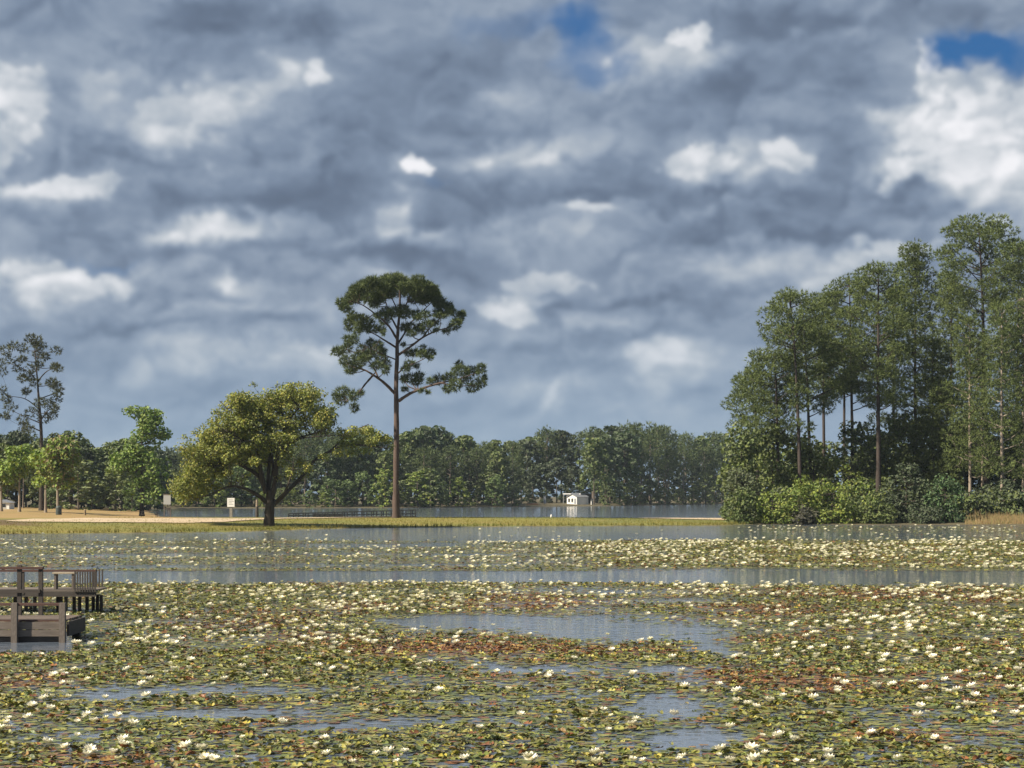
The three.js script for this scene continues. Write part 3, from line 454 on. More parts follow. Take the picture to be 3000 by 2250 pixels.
// --- trees on the left-hand bank
{
  const k = 2.5525, gx = (c) => c / k, gy = (c) => 950 + c / k;
  {
    const D = 400, base = V(X(gx(312), D), height(X(gx(312), D), D) - .1, -D), r = rng(401), q = (cx, cy, dz = 0) => P(gx(cx), gy(cy), D).sub(base).add(V(0, 0, dz)), m = D / F / k;
    const clumps = [[240, 150], [170, 180], [320, 165], [395, 190], [65, 200], [100, 262], [30, 300], [200, 270], [300, 300], [385, 310], [460, 335], [130, 400], [205, 385], [40, 500], [60, 560], [210, 505], [390, 440], [450, 480], [470, 520], [270, 440], [100, 625], [55, 690], [140, 705], [370, 600], [435, 635], [250, 660], [330, 700], [180, 770], [240, 790], [390, 680], [410, 565], [300, 130], [250, 215], [150, 335], [345, 245], [265, 120], [30, 360], [430, 450], [330, 590], [90, 160], [230, 330]].map(([a, b]) => { const e = 30 + 22 * r(); return [q(a, b, (r() - .5) * 7), [e * m, e * .75 * m, e * m], 64]; });
    const limb = (...p) => ({ pts: p.map(([a, b, z = 0]) => q(a, b, z)), r0: .1 });
    tree('pine_tree', 'tall sparse pine standing alone above the wood behind the pale-trunked trees', null, base, { trunk: [V(0, -.2, 0), q(310, 1100), q(308, 800), q(290, 560), q(278, 400), q(262, 200)], r0: .36, r1: .07, bark: DARKBARK, bare: .6, twig: .07, sprigs: 4, kind: { ...PINE, size: .42, width: .07, cols: [[.06, .075, .024], [.05, .064, .022]] }, clumps, limbs: [limb([300, 640], [200, 560, 1], [80, 540, 1.5]), limb([290, 560], [380, 520, -1], [460, 490, -1]), limb([305, 740], [200, 700, -1], [90, 650, -1]), limb([305, 720], [370, 650, 1], [430, 620, 1]), limb([278, 420], [180, 340, -1], [60, 290, -1]), limb([278, 430], [370, 350, 1], [450, 330, 1.4]), limb([306, 800], [240, 770, 1], [180, 760, 1.4])] }, 402);
  }
  const LIGHT = { size: .34, cols: [[.21, .32, .03], [.26, .33, .035], [.16, .26, .03]] }, MIX = { size: .34, cols: [[.2, .31, .03], [.25, .31, .04], [.19, .15, .05], [.15, .24, .03]] };
  broad('leafy_tree', 'light green tree with a crooked top and a bright low lobe beside the notice boards', null, gx(1060), gy(580), 352, { lobes: [[-20, .93, 34, .05, 6], [22, .86, 40, .1, 14], [38, .76, 52, .1, 18], [0, .62, 40, .14, 16], [-50, .46, 50, .1, 18], [-20, .5, 40, .12, 10], [20, .42, 60, .16, 14], [10, .22, 60, .14, 12]], kind: { size: .3, cols: [[.15, .26, .025], [.18, .27, .03], [.12, .21, .025], [.2, .27, .04]] }, e: .95, dense: 52, stem: .85, r0: .3 }, 402);
  broad('leafy_tree', 'light green tree with pale trunk and brown hanging tufts beside the barrel', null, gx(432), gy(830), 345, { lobes: [[10, .8, 56, .17, 26], [-10, .62, 60, .14, 20], [12, .46, 40, .1, 10]], kind: MIX, e: .95, bark: PALEBARK, r0: .22 }, 403);
  broad('leafy_tree', 'light green tree on a thin pale trunk, middle of the three pale-trunked trees', null, gx(342), gy(900), 362, { lobes: [[0, .74, 46, .2, 20], [0, .5, 40, .12, 8]], kind: LIGHT, e: .95, bark: PALEBARK, r0: .2 }, 404);
  broad('leafy_tree', 'yellow-green tree on a pale trunk, outermost of the pale-trunked trees', null, gx(146), gy(880), 366, { lobes: [[6, .76, 50, .2, 24], [-30, .6, 40, .14, 12]], kind: LIGHT, e: .95, bark: PALEBARK, r0: .2 }, 405);
  broad('leafy_tree', 'olive-green tree cut by the picture edge above the small white building', null, gx(10), gy(860), 372, { lobes: [[0, .7, 60, .28, 30], [0, .4, 50, .1, 8]], kind: { size: .34, cols: OLIVE }, e: .95, bark: PALEBARK, r0: .2 }, 406);
}

// --- the wood along the far bank: a few kinds, copied
const FARPINE = { needle: true, size: 0.8, width: 0.15, blades: 6, shell: 0.8, cols: [[0.062, 0.1, 0.026], [0.076, 0.112, 0.028], [0.052, 0.086, 0.024], [0.09, 0.118, 0.028]] };
const farKinds = {};
function proto(kindName, i) {
  const key = kindName + i; if (farKinds[key]) return farKinds[key];
  const r = rng(600 + i * 7 + kindName.length * 31), H = 20, g = new THREE.Group(), T = new Shape(), S = new Shape();
  const leafy = kindName !== 'pine', w = kindName === 'pine' ? 4 : kindName === 'oak' ? 5.2 : 6;
  const bark = kindName === 'pine' ? [0.16, 0.13, 0.11] : [0.09, 0.075, 0.06], tp = bend([V(0, -0.5, 0), V((r() - .5) * .4, H * .4, 0), V((r() - .5) * .8, H * .92, (r() - .5) * .5)], 3);
  T.tube(tp, taper(tp.length, .3, .06), 6, bark, r);
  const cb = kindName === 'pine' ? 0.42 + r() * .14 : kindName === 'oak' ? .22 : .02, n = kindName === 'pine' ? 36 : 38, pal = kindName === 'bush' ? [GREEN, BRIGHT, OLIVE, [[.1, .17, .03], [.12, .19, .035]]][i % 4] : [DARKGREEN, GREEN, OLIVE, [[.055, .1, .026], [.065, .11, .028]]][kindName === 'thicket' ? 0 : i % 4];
  for (let k = 0; k < n; k++) {
    const t = Math.pow((k + .5) / n, .8), y = lerp(cb, .985, t), rel = (y - cb) / (1 - cb), reach = w * Math.sqrt(Math.max(.03, 1 - Math.pow(Math.abs(rel * 1.5 - .5), 2.2))) , a = k * 2.4 + r(), q = reach * (.3 + .65 * Math.sqrt(r())), c = V(Math.cos(a) * q, y * H - .4, Math.sin(a) * q), e = 1.25 * (.75 + .5 * r());
    clump(S, c, [e * 1.05, e * .72, e * 1.05], leafy ? 30 : 18, leafy ? { size: .8, shell: .6, cols: pal } : FARPINE, r);
    if (k % 3 === 0 && q > 1.5) T.tube([V(0, y * H - q * .5 - .3, 0), c], [.07, .03], 4, bark, r);
  }
  part('trunk', T.geo(), barkMat, g); part('crown', S.geo(), leafy ? leafMat : needleMat, g);
  return farKinds[key] = g;
}
const SKYLINE = [[-200, 1265], [0, 1258], [60, 1250], [110, 1285], [150, 1262], [225, 1256], [262, 1300], [300, 1304], [345, 1276], [400, 1296], [470, 1302], [520, 1312], [570, 1305], [640, 1290], [720, 1275], [800, 1262], [860, 1255], [930, 1250], [1000, 1255], [1090, 1262], [1160, 1275], [1195, 1255], [1230, 1243], [1282, 1243], [1335, 1272], [1380, 1262], [1425, 1292], [1480, 1270], [1520, 1292], [1560, 1266], [1622, 1240], [1660, 1262], [1690, 1268], [1712, 1252], [1780, 1240], [1832, 1226], [1860, 1240], [1892, 1226], [1930, 1234], [1955, 1240], [2000, 1262], [2050, 1275], [2110, 1253], [2150, 1292], [2260, 1280], [2500, 1270], [2800, 1260], [3200, 1260]];
const skyline = (x) => { for (let k = 1; k < SKYLINE.length; k++) if (x < SKYLINE[k][0]) { const a = SKYLINE[k - 1], b = SKYLINE[k]; return lerp(a[1], b[1], (x - a[0]) / (b[0] - a[0])); } return 1265; };
const shoreD = (x) => { const s = [[-300, 430], [430, 430], [470, 545], [900, 553], [1200, 561], [1420, 588], [1800, 642], [2000, 702], [2140, 782], [2500, 862], [3400, 880]]; for (let k = 1; k < s.length; k++) if (x < s[k][0]) { const a = s[k - 1], b = s[k]; return lerp(a[1], b[1], (x - a[0]) / (b[0] - a[0])); } return 880; };
function farTree(kindName, i, x, d, H, spread, label, group, r) {
  const p = proto(kindName, i), g = p.clone(); g.name = numbered({ pine: 'pine_tree', oak: 'leafy_tree', bush: 'shrub', thicket: 'thicket' }[kindName]);
  const gx = X(x, d); g.position.set(gx, height(gx, d) - 0.1, -d); g.rotation.y = r() * 6.283; g.scale.set(spread * H / 20, H / 20, spread * H / 20);
  tag(g, label, kindName === 'bush' ? 'shrub' : kindName === 'thicket' ? 'thicket' : 'tree', group); scene.add(g); return g;
}
{
  const r = rng(650), spots = [[60, 'behind the small white building'], [160, 'behind the tall sparse pine'], [290, 'behind the bollard'], [430, 'behind the crooked-topped tree'], [560, 'behind the grey notice board'], [700, 'behind the white square sign'], [850, 'behind the spreading tree'], [1000, 'above the low end of the gangway'], [1160, 'above the high end of the gangway'], [1300, 'just past the lone pine'], [1450, 'midway between lone pine and white house'], [1560, 'above the upturned boat'], [1640, 'above the house porch'], [1720, 'behind the white house'], [1850, 'beside the small white shed'], [2000, 'midway between white house and grove'], [2120, 'close to the grove tip'], [9999, 'partly hidden by the grove']], place = (x) => spots.find((p) => x < p[0])[1];
  for (let row = 0; row < 3; row++) for (let x = -60; x < 2230; x += (row === 2 ? 62 : 46)) {
    const px = x + (r() - .5) * 30, d = shoreD(px) + 16 + row * 22 + r() * 10 + (row && px > 1420 && px < 1720 ? 50 : 0), top = skyline(px) + [26, 0, 8][row] + (row ? r() * 9 : r() * 44);
    if (row < 2 && px > 1545 && px < 1710 && d < 690) continue;
    const gx = X(px, d), H = EYE - (top - HORIZON) * d / F - height(gx, d), kd = r() < (px < 560 ? .35 : .55) ? 'pine' : 'oak';
    farTree(kd, Math.floor(r() * 4), px, d, H, (kd === 'pine' ? .95 : .9) + r() * .25, `${['front-row', 'tall skyline', 'rearmost'][row]} ${kd === 'pine' ? 'pine' : 'round-topped leafy tree'} of the far wood ${place(px)}`, 'trees of the far wood', r);
  }
  for (let x = -60; x < 2230; x += 40) {                            // shrubs along the far waterline
    const px = x + (r() - .5) * 24; if (px > 1515 && px < 1770) continue; const d = shoreD(px) + 3 + r() * 8;
    if (px < 450 && r() < .5) continue;
    const Hs = 3.2 + r() * 5.2; farTree('bush', Math.floor(r() * 4), px, d, Hs, 1.1 + r() * .6, `${Hs < 5 ? 'low' : 'tall'} shrub on the far waterline ${place(px)}`, 'shrubs on the far waterline', r);
  }
  for (let x = -40; x < 2230; x += 34) { const px = x + (r() - .5) * 30, d = shoreD(px) + (px > 1540 && px < 1780 ? 52 : 34) + r() * 22; farTree('thicket', Math.floor(r() * 2), px, d, 8 + r() * 4, 1.1 + r() * .4, `tall dark thicket inside the far wood ${place(px)}`, 'thickets inside the far wood', r); }
}

// ------------------------------------------------------------------ built things
const boxGeo = (w, h, d, x = 0, y = 0, z = 0) => new THREE.BoxGeometry(w, h, d).translate(x, y, z);
const woodTex = noiseTexture(256, (u, v) => { const g = tileFbm(u, v * .25, 24, 4, 41) * .5 + tileFbm(u * .2, v, 32, 3, 47) * .5; return [.55 + .45 * g, .53 + .45 * g, .5 + .45 * g]; }, true);
const wood = (r, g, b, o = {}) => new THREE.MeshStandardMaterial({ color: new THREE.Color().setRGB(r, g, b), roughness: .85, map: woodTex, ...o });
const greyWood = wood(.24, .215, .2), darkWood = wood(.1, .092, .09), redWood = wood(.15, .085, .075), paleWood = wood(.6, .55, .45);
const white = new THREE.MeshStandardMaterial({ color: new THREE.Color().setRGB(.8, .8, .78), roughness: .6 });
const dark = new THREE.MeshStandardMaterial({ color: new THREE.Color().setRGB(.03, .033, .036), roughness: .35 });
const tinRoof = new THREE.MeshStandardMaterial({ color: new THREE.Color().setRGB(.28, .3, .34), roughness: .5, metalness: .2 });
const gablePrism = (w, h, d, y) => { const s = new THREE.Shape([new THREE.Vector2(-w / 2, 0), new THREE.Vector2(w / 2, 0), new THREE.Vector2(0, h)]); return new THREE.ExtrudeGeometry(s, { depth: d, bevelEnabled: false }).translate(0, y, -d / 2); };

// near fishing platform with its low kerb rail
{
  const D = 55, m = D / F, at = (x, y, d = D) => P(x, y, d), t = thing('fishing_platform', 'weathered timber fishing platform with low kerb rail and heavy posts', 'platform', [at(60, 1880).x, 0, -D]);
  const o = t.position, L = (x, d = D) => X(x, d) - o.x, r = rng(700);
  const xl = L(-260), xr = L(190), deck = 0.45, back = -1.5;
  for (let k = 0; k < 10; k++) { const z = -0.07 - k * 0.152; part('deck_plank', boxGeo(xr - xl, .038, .14, (xl + xr) / 2 + (r() - .5) * .02, deck - .019 + (r() - .5) * .006, z), k % 3 ? greyWood : redWood, t); }
  part('fascia_board', boxGeo(xr - xl + .06, .15, .045, (xl + xr) / 2, deck - .115, .028), greyWood, t);
  part('fascia_board', boxGeo(xr - xl + .06, .13, .045, (xl + xr) / 2, deck - .265, .031), greyWood, t);
  part('side_board', boxGeo(.045, .29, 1.5, xr + .055, deck - .185, -.77), darkWood, t);
  part('shadow_gap_board', boxGeo(xr - xl, .16, .06, (xl + xr) / 2, deck - .42, -.04), darkWood, t);  // dark board added to stand in for the shade below the fascia
  for (const x of [-225, -90, 47, 187]) part('kerb_post', boxGeo(.12, 1.1, .12, L(x), .25, .115), greyWood, t);
  for (const x of [-90, 47, 187]) part('piling', boxGeo(.15, 1.2, .15, L(x) - .02, -.19, back + .3), darkWood, t);
  part('kerb_rail', boxGeo(xr - xl, .05, .12, (xl + xr) / 2, .765, .04), redWood, t);
  for (const [x, top] of [[42, 1.5], [105, 1.42], [-40, 1.5], [-120, 1.5]]) part('rail_post', boxGeo(.085, top - deck + .3, .085, L(x, D + 1.4), (top + deck - .3) / 2, -1.4), darkWood, t);
  part('middle_rail', boxGeo(L(105, D + 1.4) - xl, .07, .04, (L(105, D + 1.4) + xl) / 2, .96, -1.34), darkWood, t);
  part('top_rail', boxGeo(L(105, D + 1.4) - xl + .1, .045, .14, (L(105, D + 1.4) + xl) / 2, 1.44, -1.4), redWood, t);
}
// walkway behind it with pickets
{
  const D = 68, t = thing('picket_walkway', 'dark boardwalk with closely set pickets behind the fishing platform', 'boardwalk', [X(140, D), 0, -D], 0), L = (x, d = D) => X(x, d) - t.position.x, xr = L(280), xl = L(-260), r = rng(710);
  for (let k = 0; k < 9; k++) part('deck_plank', boxGeo(xr - xl, .036, .14, (xl + xr) / 2, .575 + (r() - .5) * .006, -.07 - k * .15), greyWood, t);
  part('edge_beam', boxGeo(xr - xl + .05, .13, .05, (xl + xr) / 2, .49, .03), darkWood, t);
  part('top_rail', boxGeo(xr - xl + .05, .05, .1, (xl + xr) / 2, 1.07, .03), redWood, t);
  for (let x = 222; x <= 281; x += 7.3) part('picket', boxGeo(.034, .52, .03, L(x), .8, .075), darkWood, t);
  for (let x = 228; x <= 281; x += 9) part('picket', boxGeo(.034, .46, .03, L(x) - .05, .83, -1.3), darkWood, t);
  for (const x of [-120, -20, 68]) part('rail_post', boxGeo(.07, .6, .07, L(x), .78, .03), darkWood, t);
  for (const x of [30, 66, 90, 148, 166, 188, 203, 218, 233, 248, 262, 277]) part('piling', boxGeo(.075, .9, .075, L(x), -.02, -.1 - r() * .9), darkWood, t);
  const b = thing('bench', 'sunlit pale bench on the boardwalk with pickets', 'bench', [X(190, D + .7), .593, -D - .7]);
  part('seat', boxGeo(.58, .04, .26, 0, .4, 0), paleWood, b); for (const s of [-1, 1]) part('leg', boxGeo(.05, .38, .22, s * .22, .19, 0), greyWood, b);
}
// gangway with railings at the back of the spit
{
  const D = 302, x0 = X(846, D), x1 = X(1218, D), t = thing('gangway', 'dark timber gangway with railing at the back shore beside the lone pine', 'gangway', [(x0 + x1) / 2, .0, -D]), w = x1 - x0, gm = wood(.028, .035, .036), gl = wood(.13, .14, .14);
  const bar = (name, a, b, th, m, z) => { const g = boxGeo(Math.hypot(w, b - a), th, .09); g.rotateZ(Math.atan2(b - a, w)); g.translate(0, (a + b) / 2, z); return part(name, g, m, t); };
  bar('deck', .3, .42, .1, gl, -.7).scale.z = 1; bar('deck_beam', .22, .32, .16, gm, 0); bar('top_rail', .74, 1.14, .12, gm, 0); bar('middle_rail', .52, .74, .1, gm, 0); bar('top_rail', .74, 1.12, .07, gl, -1.4); bar('deck_beam', .24, .33, .14, gm, -1.4);
  const planks = 44; for (let k = 0; k < planks; k++) { const u = (k + .5) / planks; part('deck_plank', boxGeo(w / planks - .02, .04, 1.3, (u - .5) * w, lerp(.34, .45, u), -.7), gl, t); }
  for (let k = 0; k <= 26; k++) { const u = k / 26, top = lerp(.74, 1.14, u); part('rail_post', boxGeo(.13, top + .6, .1, (u - .5) * w, top / 2 - .3, .098), gm, t); if (k % 2) part('rail_post', boxGeo(.09, top + .6, .08, (u - .5) * w + .1, top / 2 - .3, -1.48), gm, t); }
  part('side_panel', boxGeo(w * .24, .34, .04, -w * .2, .55, -1.33), gm, t);
}
// notice boards, post, barrel, small posts, picnic table on the left of the lawn
{
  const foot = (x, d) => [X(x, d), height(X(x, d), d), -d];
  let d = 318, t = thing('notice_board', 'grey notice board on two legs with an open lower half', 'notice board', foot(490, d)), H = d / F; const grey = new THREE.MeshStandardMaterial({ color: new THREE.Color().setRGB(.36, .37, .36), roughness: .7 });
  const yb = (y) => EYE - (y - HORIZON) * d / F - t.position.y;
  part('board', boxGeo(.84, yb(1450) - yb(1478), .06, 0, (yb(1450) + yb(1478)) / 2, .08), grey, t); part('header', boxGeo(.9, .1, .1, 0, yb(1450) + .05, .08), greyWood, t);
  for (const s of [-1, 1]) part('leg', boxGeo(.1, yb(1452) + .3, .1, s * .36, (yb(1452) - .3) / 2, -.01), greyWood, t);
  part('shelf', boxGeo(.62, .22, .1, 0, yb(1490), .02), darkWood, t);
  d = 292; t = thing('white_sign', 'white square sign on a pale stout post by the back shore', 'sign', foot(677, d)); const yc = (y) => EYE - (y - HORIZON) * d / F - t.position.y;
  part('panel', boxGeo(.78, yc(1459) - yc(1485), .04, 0, (yc(1459) + yc(1485)) / 2, .16), white, t); part('post', boxGeo(.3, yc(1462) + .3, .26, 0, (yc(1462) - .3) / 2, 0), wood(.42, .42, .4), t);
  const ink = new THREE.MeshStandardMaterial({ color: new THREE.Color().setRGB(.32, .33, .34), roughness: .8 });
  for (const [x, y, w] of [[-.05, .28, .5], [.04, .12, .56], [-.1, -.04, .4], [.02, -.2, .5]]) part('text_line', boxGeo(w, .05, .006, x, (yc(1459) + yc(1485)) / 2 + y, .184), ink, t);
  d = 288; t = thing('mooring_post', 'short dark post with a pale top behind the spreading tree', 'post', foot(753, d)); const yd = (y) => EYE - (y - HORIZON) * d / F - t.position.y;
  part('post', new THREE.CylinderGeometry(.16, .2, yd(1484) + .3, 10).translate(0, (yd(1484) - .3) / 2, 0), darkWood, t); part('pale_top', new THREE.CylinderGeometry(.12, .15, yd(1464) - yd(1484), 10).translate(0, (yd(1464) + yd(1484)) / 2, 0), wood(.42, .36, .3), t); part('cap', new THREE.ConeGeometry(.14, .12, 10).translate(0, yd(1464) + .06, 0), darkWood, t);
  d = 335; t = thing('trash_barrel', 'dark grey-green barrel at the foot of a pale trunk', 'barrel', foot(172, d)); const bm = new THREE.MeshStandardMaterial({ color: new THREE.Color().setRGB(.045, .06, .058), roughness: .5 });
  part('drum', new THREE.LatheGeometry([[0, 0], [.34, 0], [.36, .05], [.36, .4], [.375, .42], [.36, .45], [.36, .82], [.38, .86], [.38, .9], [.33, .9]].map((p) => new THREE.Vector2(p[0], p[1])), 18), bm, t); part('lid', new THREE.SphereGeometry(.37, 16, 8, 0, 6.283, 0, 1.57).scale(1, .6, 1).translate(0, .9, 0), bm, t);
  d = 340; t = thing('bollard', 'small tan bollard alone on the dry lawn', 'bollard', foot(249, d)); part('stump', new THREE.CylinderGeometry(.13, .16, .62, 10).translate(0, .3, 0), wood(.4, .32, .2), t); part('cap', new THREE.SphereGeometry(.15, 10, 6, 0, 6.283, 0, 1.57).translate(0, .6, 0), wood(.45, .38, .27), t);
  d = 325; t = thing('picnic_table', 'dark picnic table on the dry lawn beside the crooked-topped tree', 'picnic table', foot(438, d)); const w = 2.2;
  for (let k = 0; k < 5; k++) part('top_board', boxGeo(w, .04, .135, 0, .74, -.29 + k * .145), darkWood, t);
  for (const s of [-1, 1]) { for (const q of [0, 1]) part('bench_board', boxGeo(w, .04, .13, 0, .45, s * (.62 + q * .14)), darkWood, t); part('brace', boxGeo(.05, .09, 1.6, s * .8, .385, 0), darkWood, t); for (const q of [-1, 1]) { const g = boxGeo(.05, .85, .09); g.rotateX(-q * .5); g.translate(s * .86, .36, q * .42); part('leg', g, darkWood, t); } }
  d = 420; t = thing('white_building', 'small white building with a dark window at the picture edge', 'building', foot(4, d)); const yw = (y) => EYE - (y - HORIZON) * d / F - t.position.y, h = yw(1473);
  part('wall', boxGeo(2.4, h + .2, 3, 0, h / 2 - .1, -1.5), white, t); part('roof', gablePrism(2.8, .5, 3.4, h), tinRoof, t).position.z = -1.5; const win = part('window', boxGeo(.56, .5, .06, .35, h * .55, .03), dark, t); part('frame', boxGeo(.68, .06, .05, .35, h * .55 - .3, .035), white, win); part('door', boxGeo(.5, h * .75, .05, -.6, h * .375, .03), tinRoof, t);
  d = 290; t = thing('marker_post', 'slim white marker post at the back shore beyond the lone pine', 'post', foot(1615, d)); part('post', new THREE.CylinderGeometry(.09, .13, .75, 10).translate(0, .2, 0), white, t); part('cap', new THREE.ConeGeometry(.1, .12, 10).translate(0, .635, 0), white, t);
}
// house and things on the far bank
{
  const d = 655, foot = (x, q = d) => [X(x, q), height(X(x, q), q), -q], t = thing('lake_house', 'white gabled house with a grey open porch on the far bank', 'house', foot(1660), -0.62), m = d / F, yb = (y) => EYE - (y - HORIZON) * m - t.position.y, px = (x) => (x - 1660) * m;
  const wx = (px(1661) + px(1696)) / 2, ww = px(1696) - px(1661), eave = yb(1457), porch = yb(1446);
  part('wall', boxGeo(ww, eave + .3, 5, wx, eave / 2 - .15, -2.5), white, t); part('gable', gablePrism(ww, 0.75, 4.9, eave), white, t).position.set(wx, 0, -2.5);
  const roofG = new THREE.BoxGeometry(ww * .62, .09, 5.4); for (const s of [-1, 1]) { const g = roofG.clone(); g.rotateZ(-s * Math.atan2(.75, ww / 2)); g.translate(wx + s * ww * .26, eave + .46, -2.5); part('roof', g, tinRoof, t); }
  for (const x of [1669, 1680]) { const w = part('window', boxGeo(.5, .85, .06, px(x), eave * .55, .03), dark, t); part('sill', boxGeo(.62, .07, .1, px(x), eave * .55 - .46, .05), white, w); }
  part('door', boxGeo(.55, 1.3, .05, px(1690), .65, .03), tinRoof, t);
  const pw = px(1684) - px(1622), pcx = (px(1622) + px(1684)) / 2; const pr = part('porch_roof', boxGeo(pw, .16, 5, pcx, porch, -5.6), tinRoof, t); part('fascia', boxGeo(pw, .12, .05, pcx, porch - .1, -3.06), white, pr);
  part('porch_wall', boxGeo(pw, porch, .12, pcx, porch / 2, -8), wood(.16, .18, .22), t);
  for (const x of [1623, 1636, 1649, 1661]) part('porch_column', boxGeo(.16, porch, .16, px(x), porch / 2, -3.2), wood(.3, .33, .38), t);
  let b = thing('white_pillar', 'narrow white pillar under the trees beside the house porch', 'pillar', foot(1596)); part('shaft', boxGeo(.6, 1.75, .5, 0, .85, 0), white, b); part('cap', boxGeo(.74, .12, .64, 0, 1.78, 0), white, b); part('door', boxGeo(.34, 1.2, .04, 0, .7, .262), tinRoof, b);
  b = thing('small_shed', 'small white shed among trunks beside the white house', 'shed', foot(1737)); part('wall', boxGeo(1, 1.1, 1.2, 0, .55, 0), white, b); part('roof', gablePrism(1.3, .45, 1.5, 1.1), tinRoof, b); part('door', boxGeo(.4, .8, .04, -.1, .42, .615), dark, b);
  b = thing('rowing_boat', 'upturned orange-brown boat on the far bank near the house', 'boat', foot(1560, 622)); const hull = new THREE.SphereGeometry(1, 20, 10, 0, 6.283, 0, 1.57); { const p = hull.attributes.position; for (let i = 0; i < p.count; i++) { const x = p.getX(i); p.setXYZ(i, x * 1.5, p.getY(i) * .42, p.getZ(i) * .5 * (1 - .35 * Math.abs(x))); } hull.computeVertexNormals(); }
  part('hull', hull.translate(0, .1, 0), new THREE.MeshStandardMaterial({ color: new THREE.Color().setRGB(.34, .15, .06), roughness: .6 }), b); part('keel', boxGeo(2.4, .07, .06, 0, .5, 0), redWood, b);
}

// ------------------------------------------------------------------ lawn grass
{
  const S = new Shape(), r = rng(800); for (let k = 0; k < 9; k++) { const a = r() * 6.283, q = r() * .12, x = Math.cos(a) * q, z = Math.sin(a) * q, h = .5 + .5 * r(), w = .03, b = r() * 6.283; S.tri([x - w * Math.cos(b), 0, z - w * Math.sin(b)], [x + w * Math.cos(b), 0, z + w * Math.sin(b)], [x + (r() - .5) * .5, h, z + (r() - .5) * .5], [1, 1, 1]); }
  const spots = []; for (let i = 0; i < 30000; i++) { const x = lerp(-50, 24, r()), d = lerp(192, 275, r()); const h = height(x, d), px = 1500 + x / d * F; if (h < .03 || px < -150 || px > 2230) continue; let near = 1e9; near = signed(LANDS[0], x, d); if (near > 30 || r() > smooth(34, 4, near) + .1) continue; spots.push([x, h, d, near]); }
  const o = new THREE.InstancedMesh(S.geo(), new THREE.MeshPhysicalMaterial({ vertexColors: true, roughness: .9, side: THREE.DoubleSide, transmission: .3, thickness: 0 }), spots.length), M = new THREE.Matrix4(), q = new THREE.Quaternion(), c = new THREE.Color();
  spots.forEach(([x, h, d, near], i) => { const s = (near < 2.5 ? .34 : .16) * (.6 + .8 * r()); q.setFromAxisAngle(V(0, 1, 0), r() * 6.283); M.compose(V(x, h - .02, -d), q, V(s * 1.3, s, s * 1.3)); o.setMatrixAt(i, M); const t = r(), n = fbm(x * .11, d * .07, 3); c.setRGB(lerp(.15, .26, t) - n * .05, lerp(.165, .23, t), .028); o.setColorAt(i, c); });
  o.name = 'lawn_grass'; tag(o, 'short olive grass along the spit', 'grass', null, 'stuff'); put(o);
}

// ------------------------------------------------------------------ water lilies
const padMat = new THREE.MeshPhysicalMaterial({ color: 0xffffff, vertexColors: true, roughness: .52, specularIntensity: .8, side: THREE.DoubleSide, transmission: .15, thickness: 0 });
function padGeo(kind, seed) {                                       // a round leaf with a notch, radius 1: floating, tipped or curled
  const r = rng(seed), S = new Shape(), N = 11, rim = [], mid = [];
  for (let k = 0; k <= N; k++) {
    const a = (0.06 + 0.88 * k / N) * 6.283, x = Math.cos(a), z = Math.sin(a), w = 1 + (r() - .5) * .1; let y, ym;
    if (kind === 0) { y = .03 + .05 * r(); ym = .03; } else if (kind === 1) { y = .04 + Math.max(0, x * .8 + .15) * .55 + .06 * r(); ym = .05 + Math.max(0, x * .3); } else { y = .12 + .55 * z * z + .12 * r() + .25 * x; ym = .1 + .2 * z * z; }
    const sq = kind === 2 ? 1 - .45 * z * z : 1; rim.push([x * w * (kind === 1 && x > 0 ? .82 : 1), y, z * w * sq]); mid.push([x * .5, ym, z * .5 * sq]);
  }
  const c0 = [0, kind === 2 ? .08 : .03, 0], g = () => { const s = .86 + .28 * r(); return [s, s, s]; };
  for (let k = 0; k < N; k++) { S.tri(c0, mid[k + 1], mid[k], g()); const s = g(); S.tri(mid[k], mid[k + 1], rim[k], s); S.tri(mid[k + 1], rim[k + 1], rim[k], s); }
  return S.geo();
}
const PADS = [0, 1, 2].flatMap((k) => [padGeo(k, 900 + k), padGeo(k, 910 + k)]);
function flowerGeo(seed) {                                          // three whorls of pointed petals round a yellow heart, radius 1
  const r = rng(seed), S = new Shape(), W = [.88, .86, .72];
  for (const [n, len, rise, off] of [[9, .95, .5, 0], [9, .86, .9, .4], [7, .66, 1.25, .2]]) for (let k = 0; k < n; k++) { const a = (k + off) / n * 6.283 + (r() - .5) * .2, c = Math.cos(a), s = Math.sin(a), w = .4 * len, L = len * (.92 + .16 * r()), m = [c * L * .55, .1 + rise * L * .42, s * L * .55], A = [c * .1, .08, s * .1], B = [c * L, .1 + rise * L, s * L]; S.tri(A, [m[0] - s * w, m[1] + .05, m[2] + c * w], B, W); S.tri(A, B, [m[0] + s * w, m[1] + .05, m[2] - c * w], W); }
  for (let k = 0; k < 9; k++) { const a = k / 9 * 6.283, b = (k + 1) / 9 * 6.283; S.tri([0, .2, 0], [Math.cos(a) * .2, .5, Math.sin(a) * .2], [Math.cos(b) * .2, .5, Math.sin(b) * .2], [.75, .5, .06]); }
  return S.geo();
}
const FLOWERS = [flowerGeo(950), flowerGeo(951), flowerGeo(952)];
const petalMat = new THREE.MeshPhysicalMaterial({ color: 0xffffff, vertexColors: true, roughness: .7, side: THREE.DoubleSide, transmission: .2, thickness: 0 });
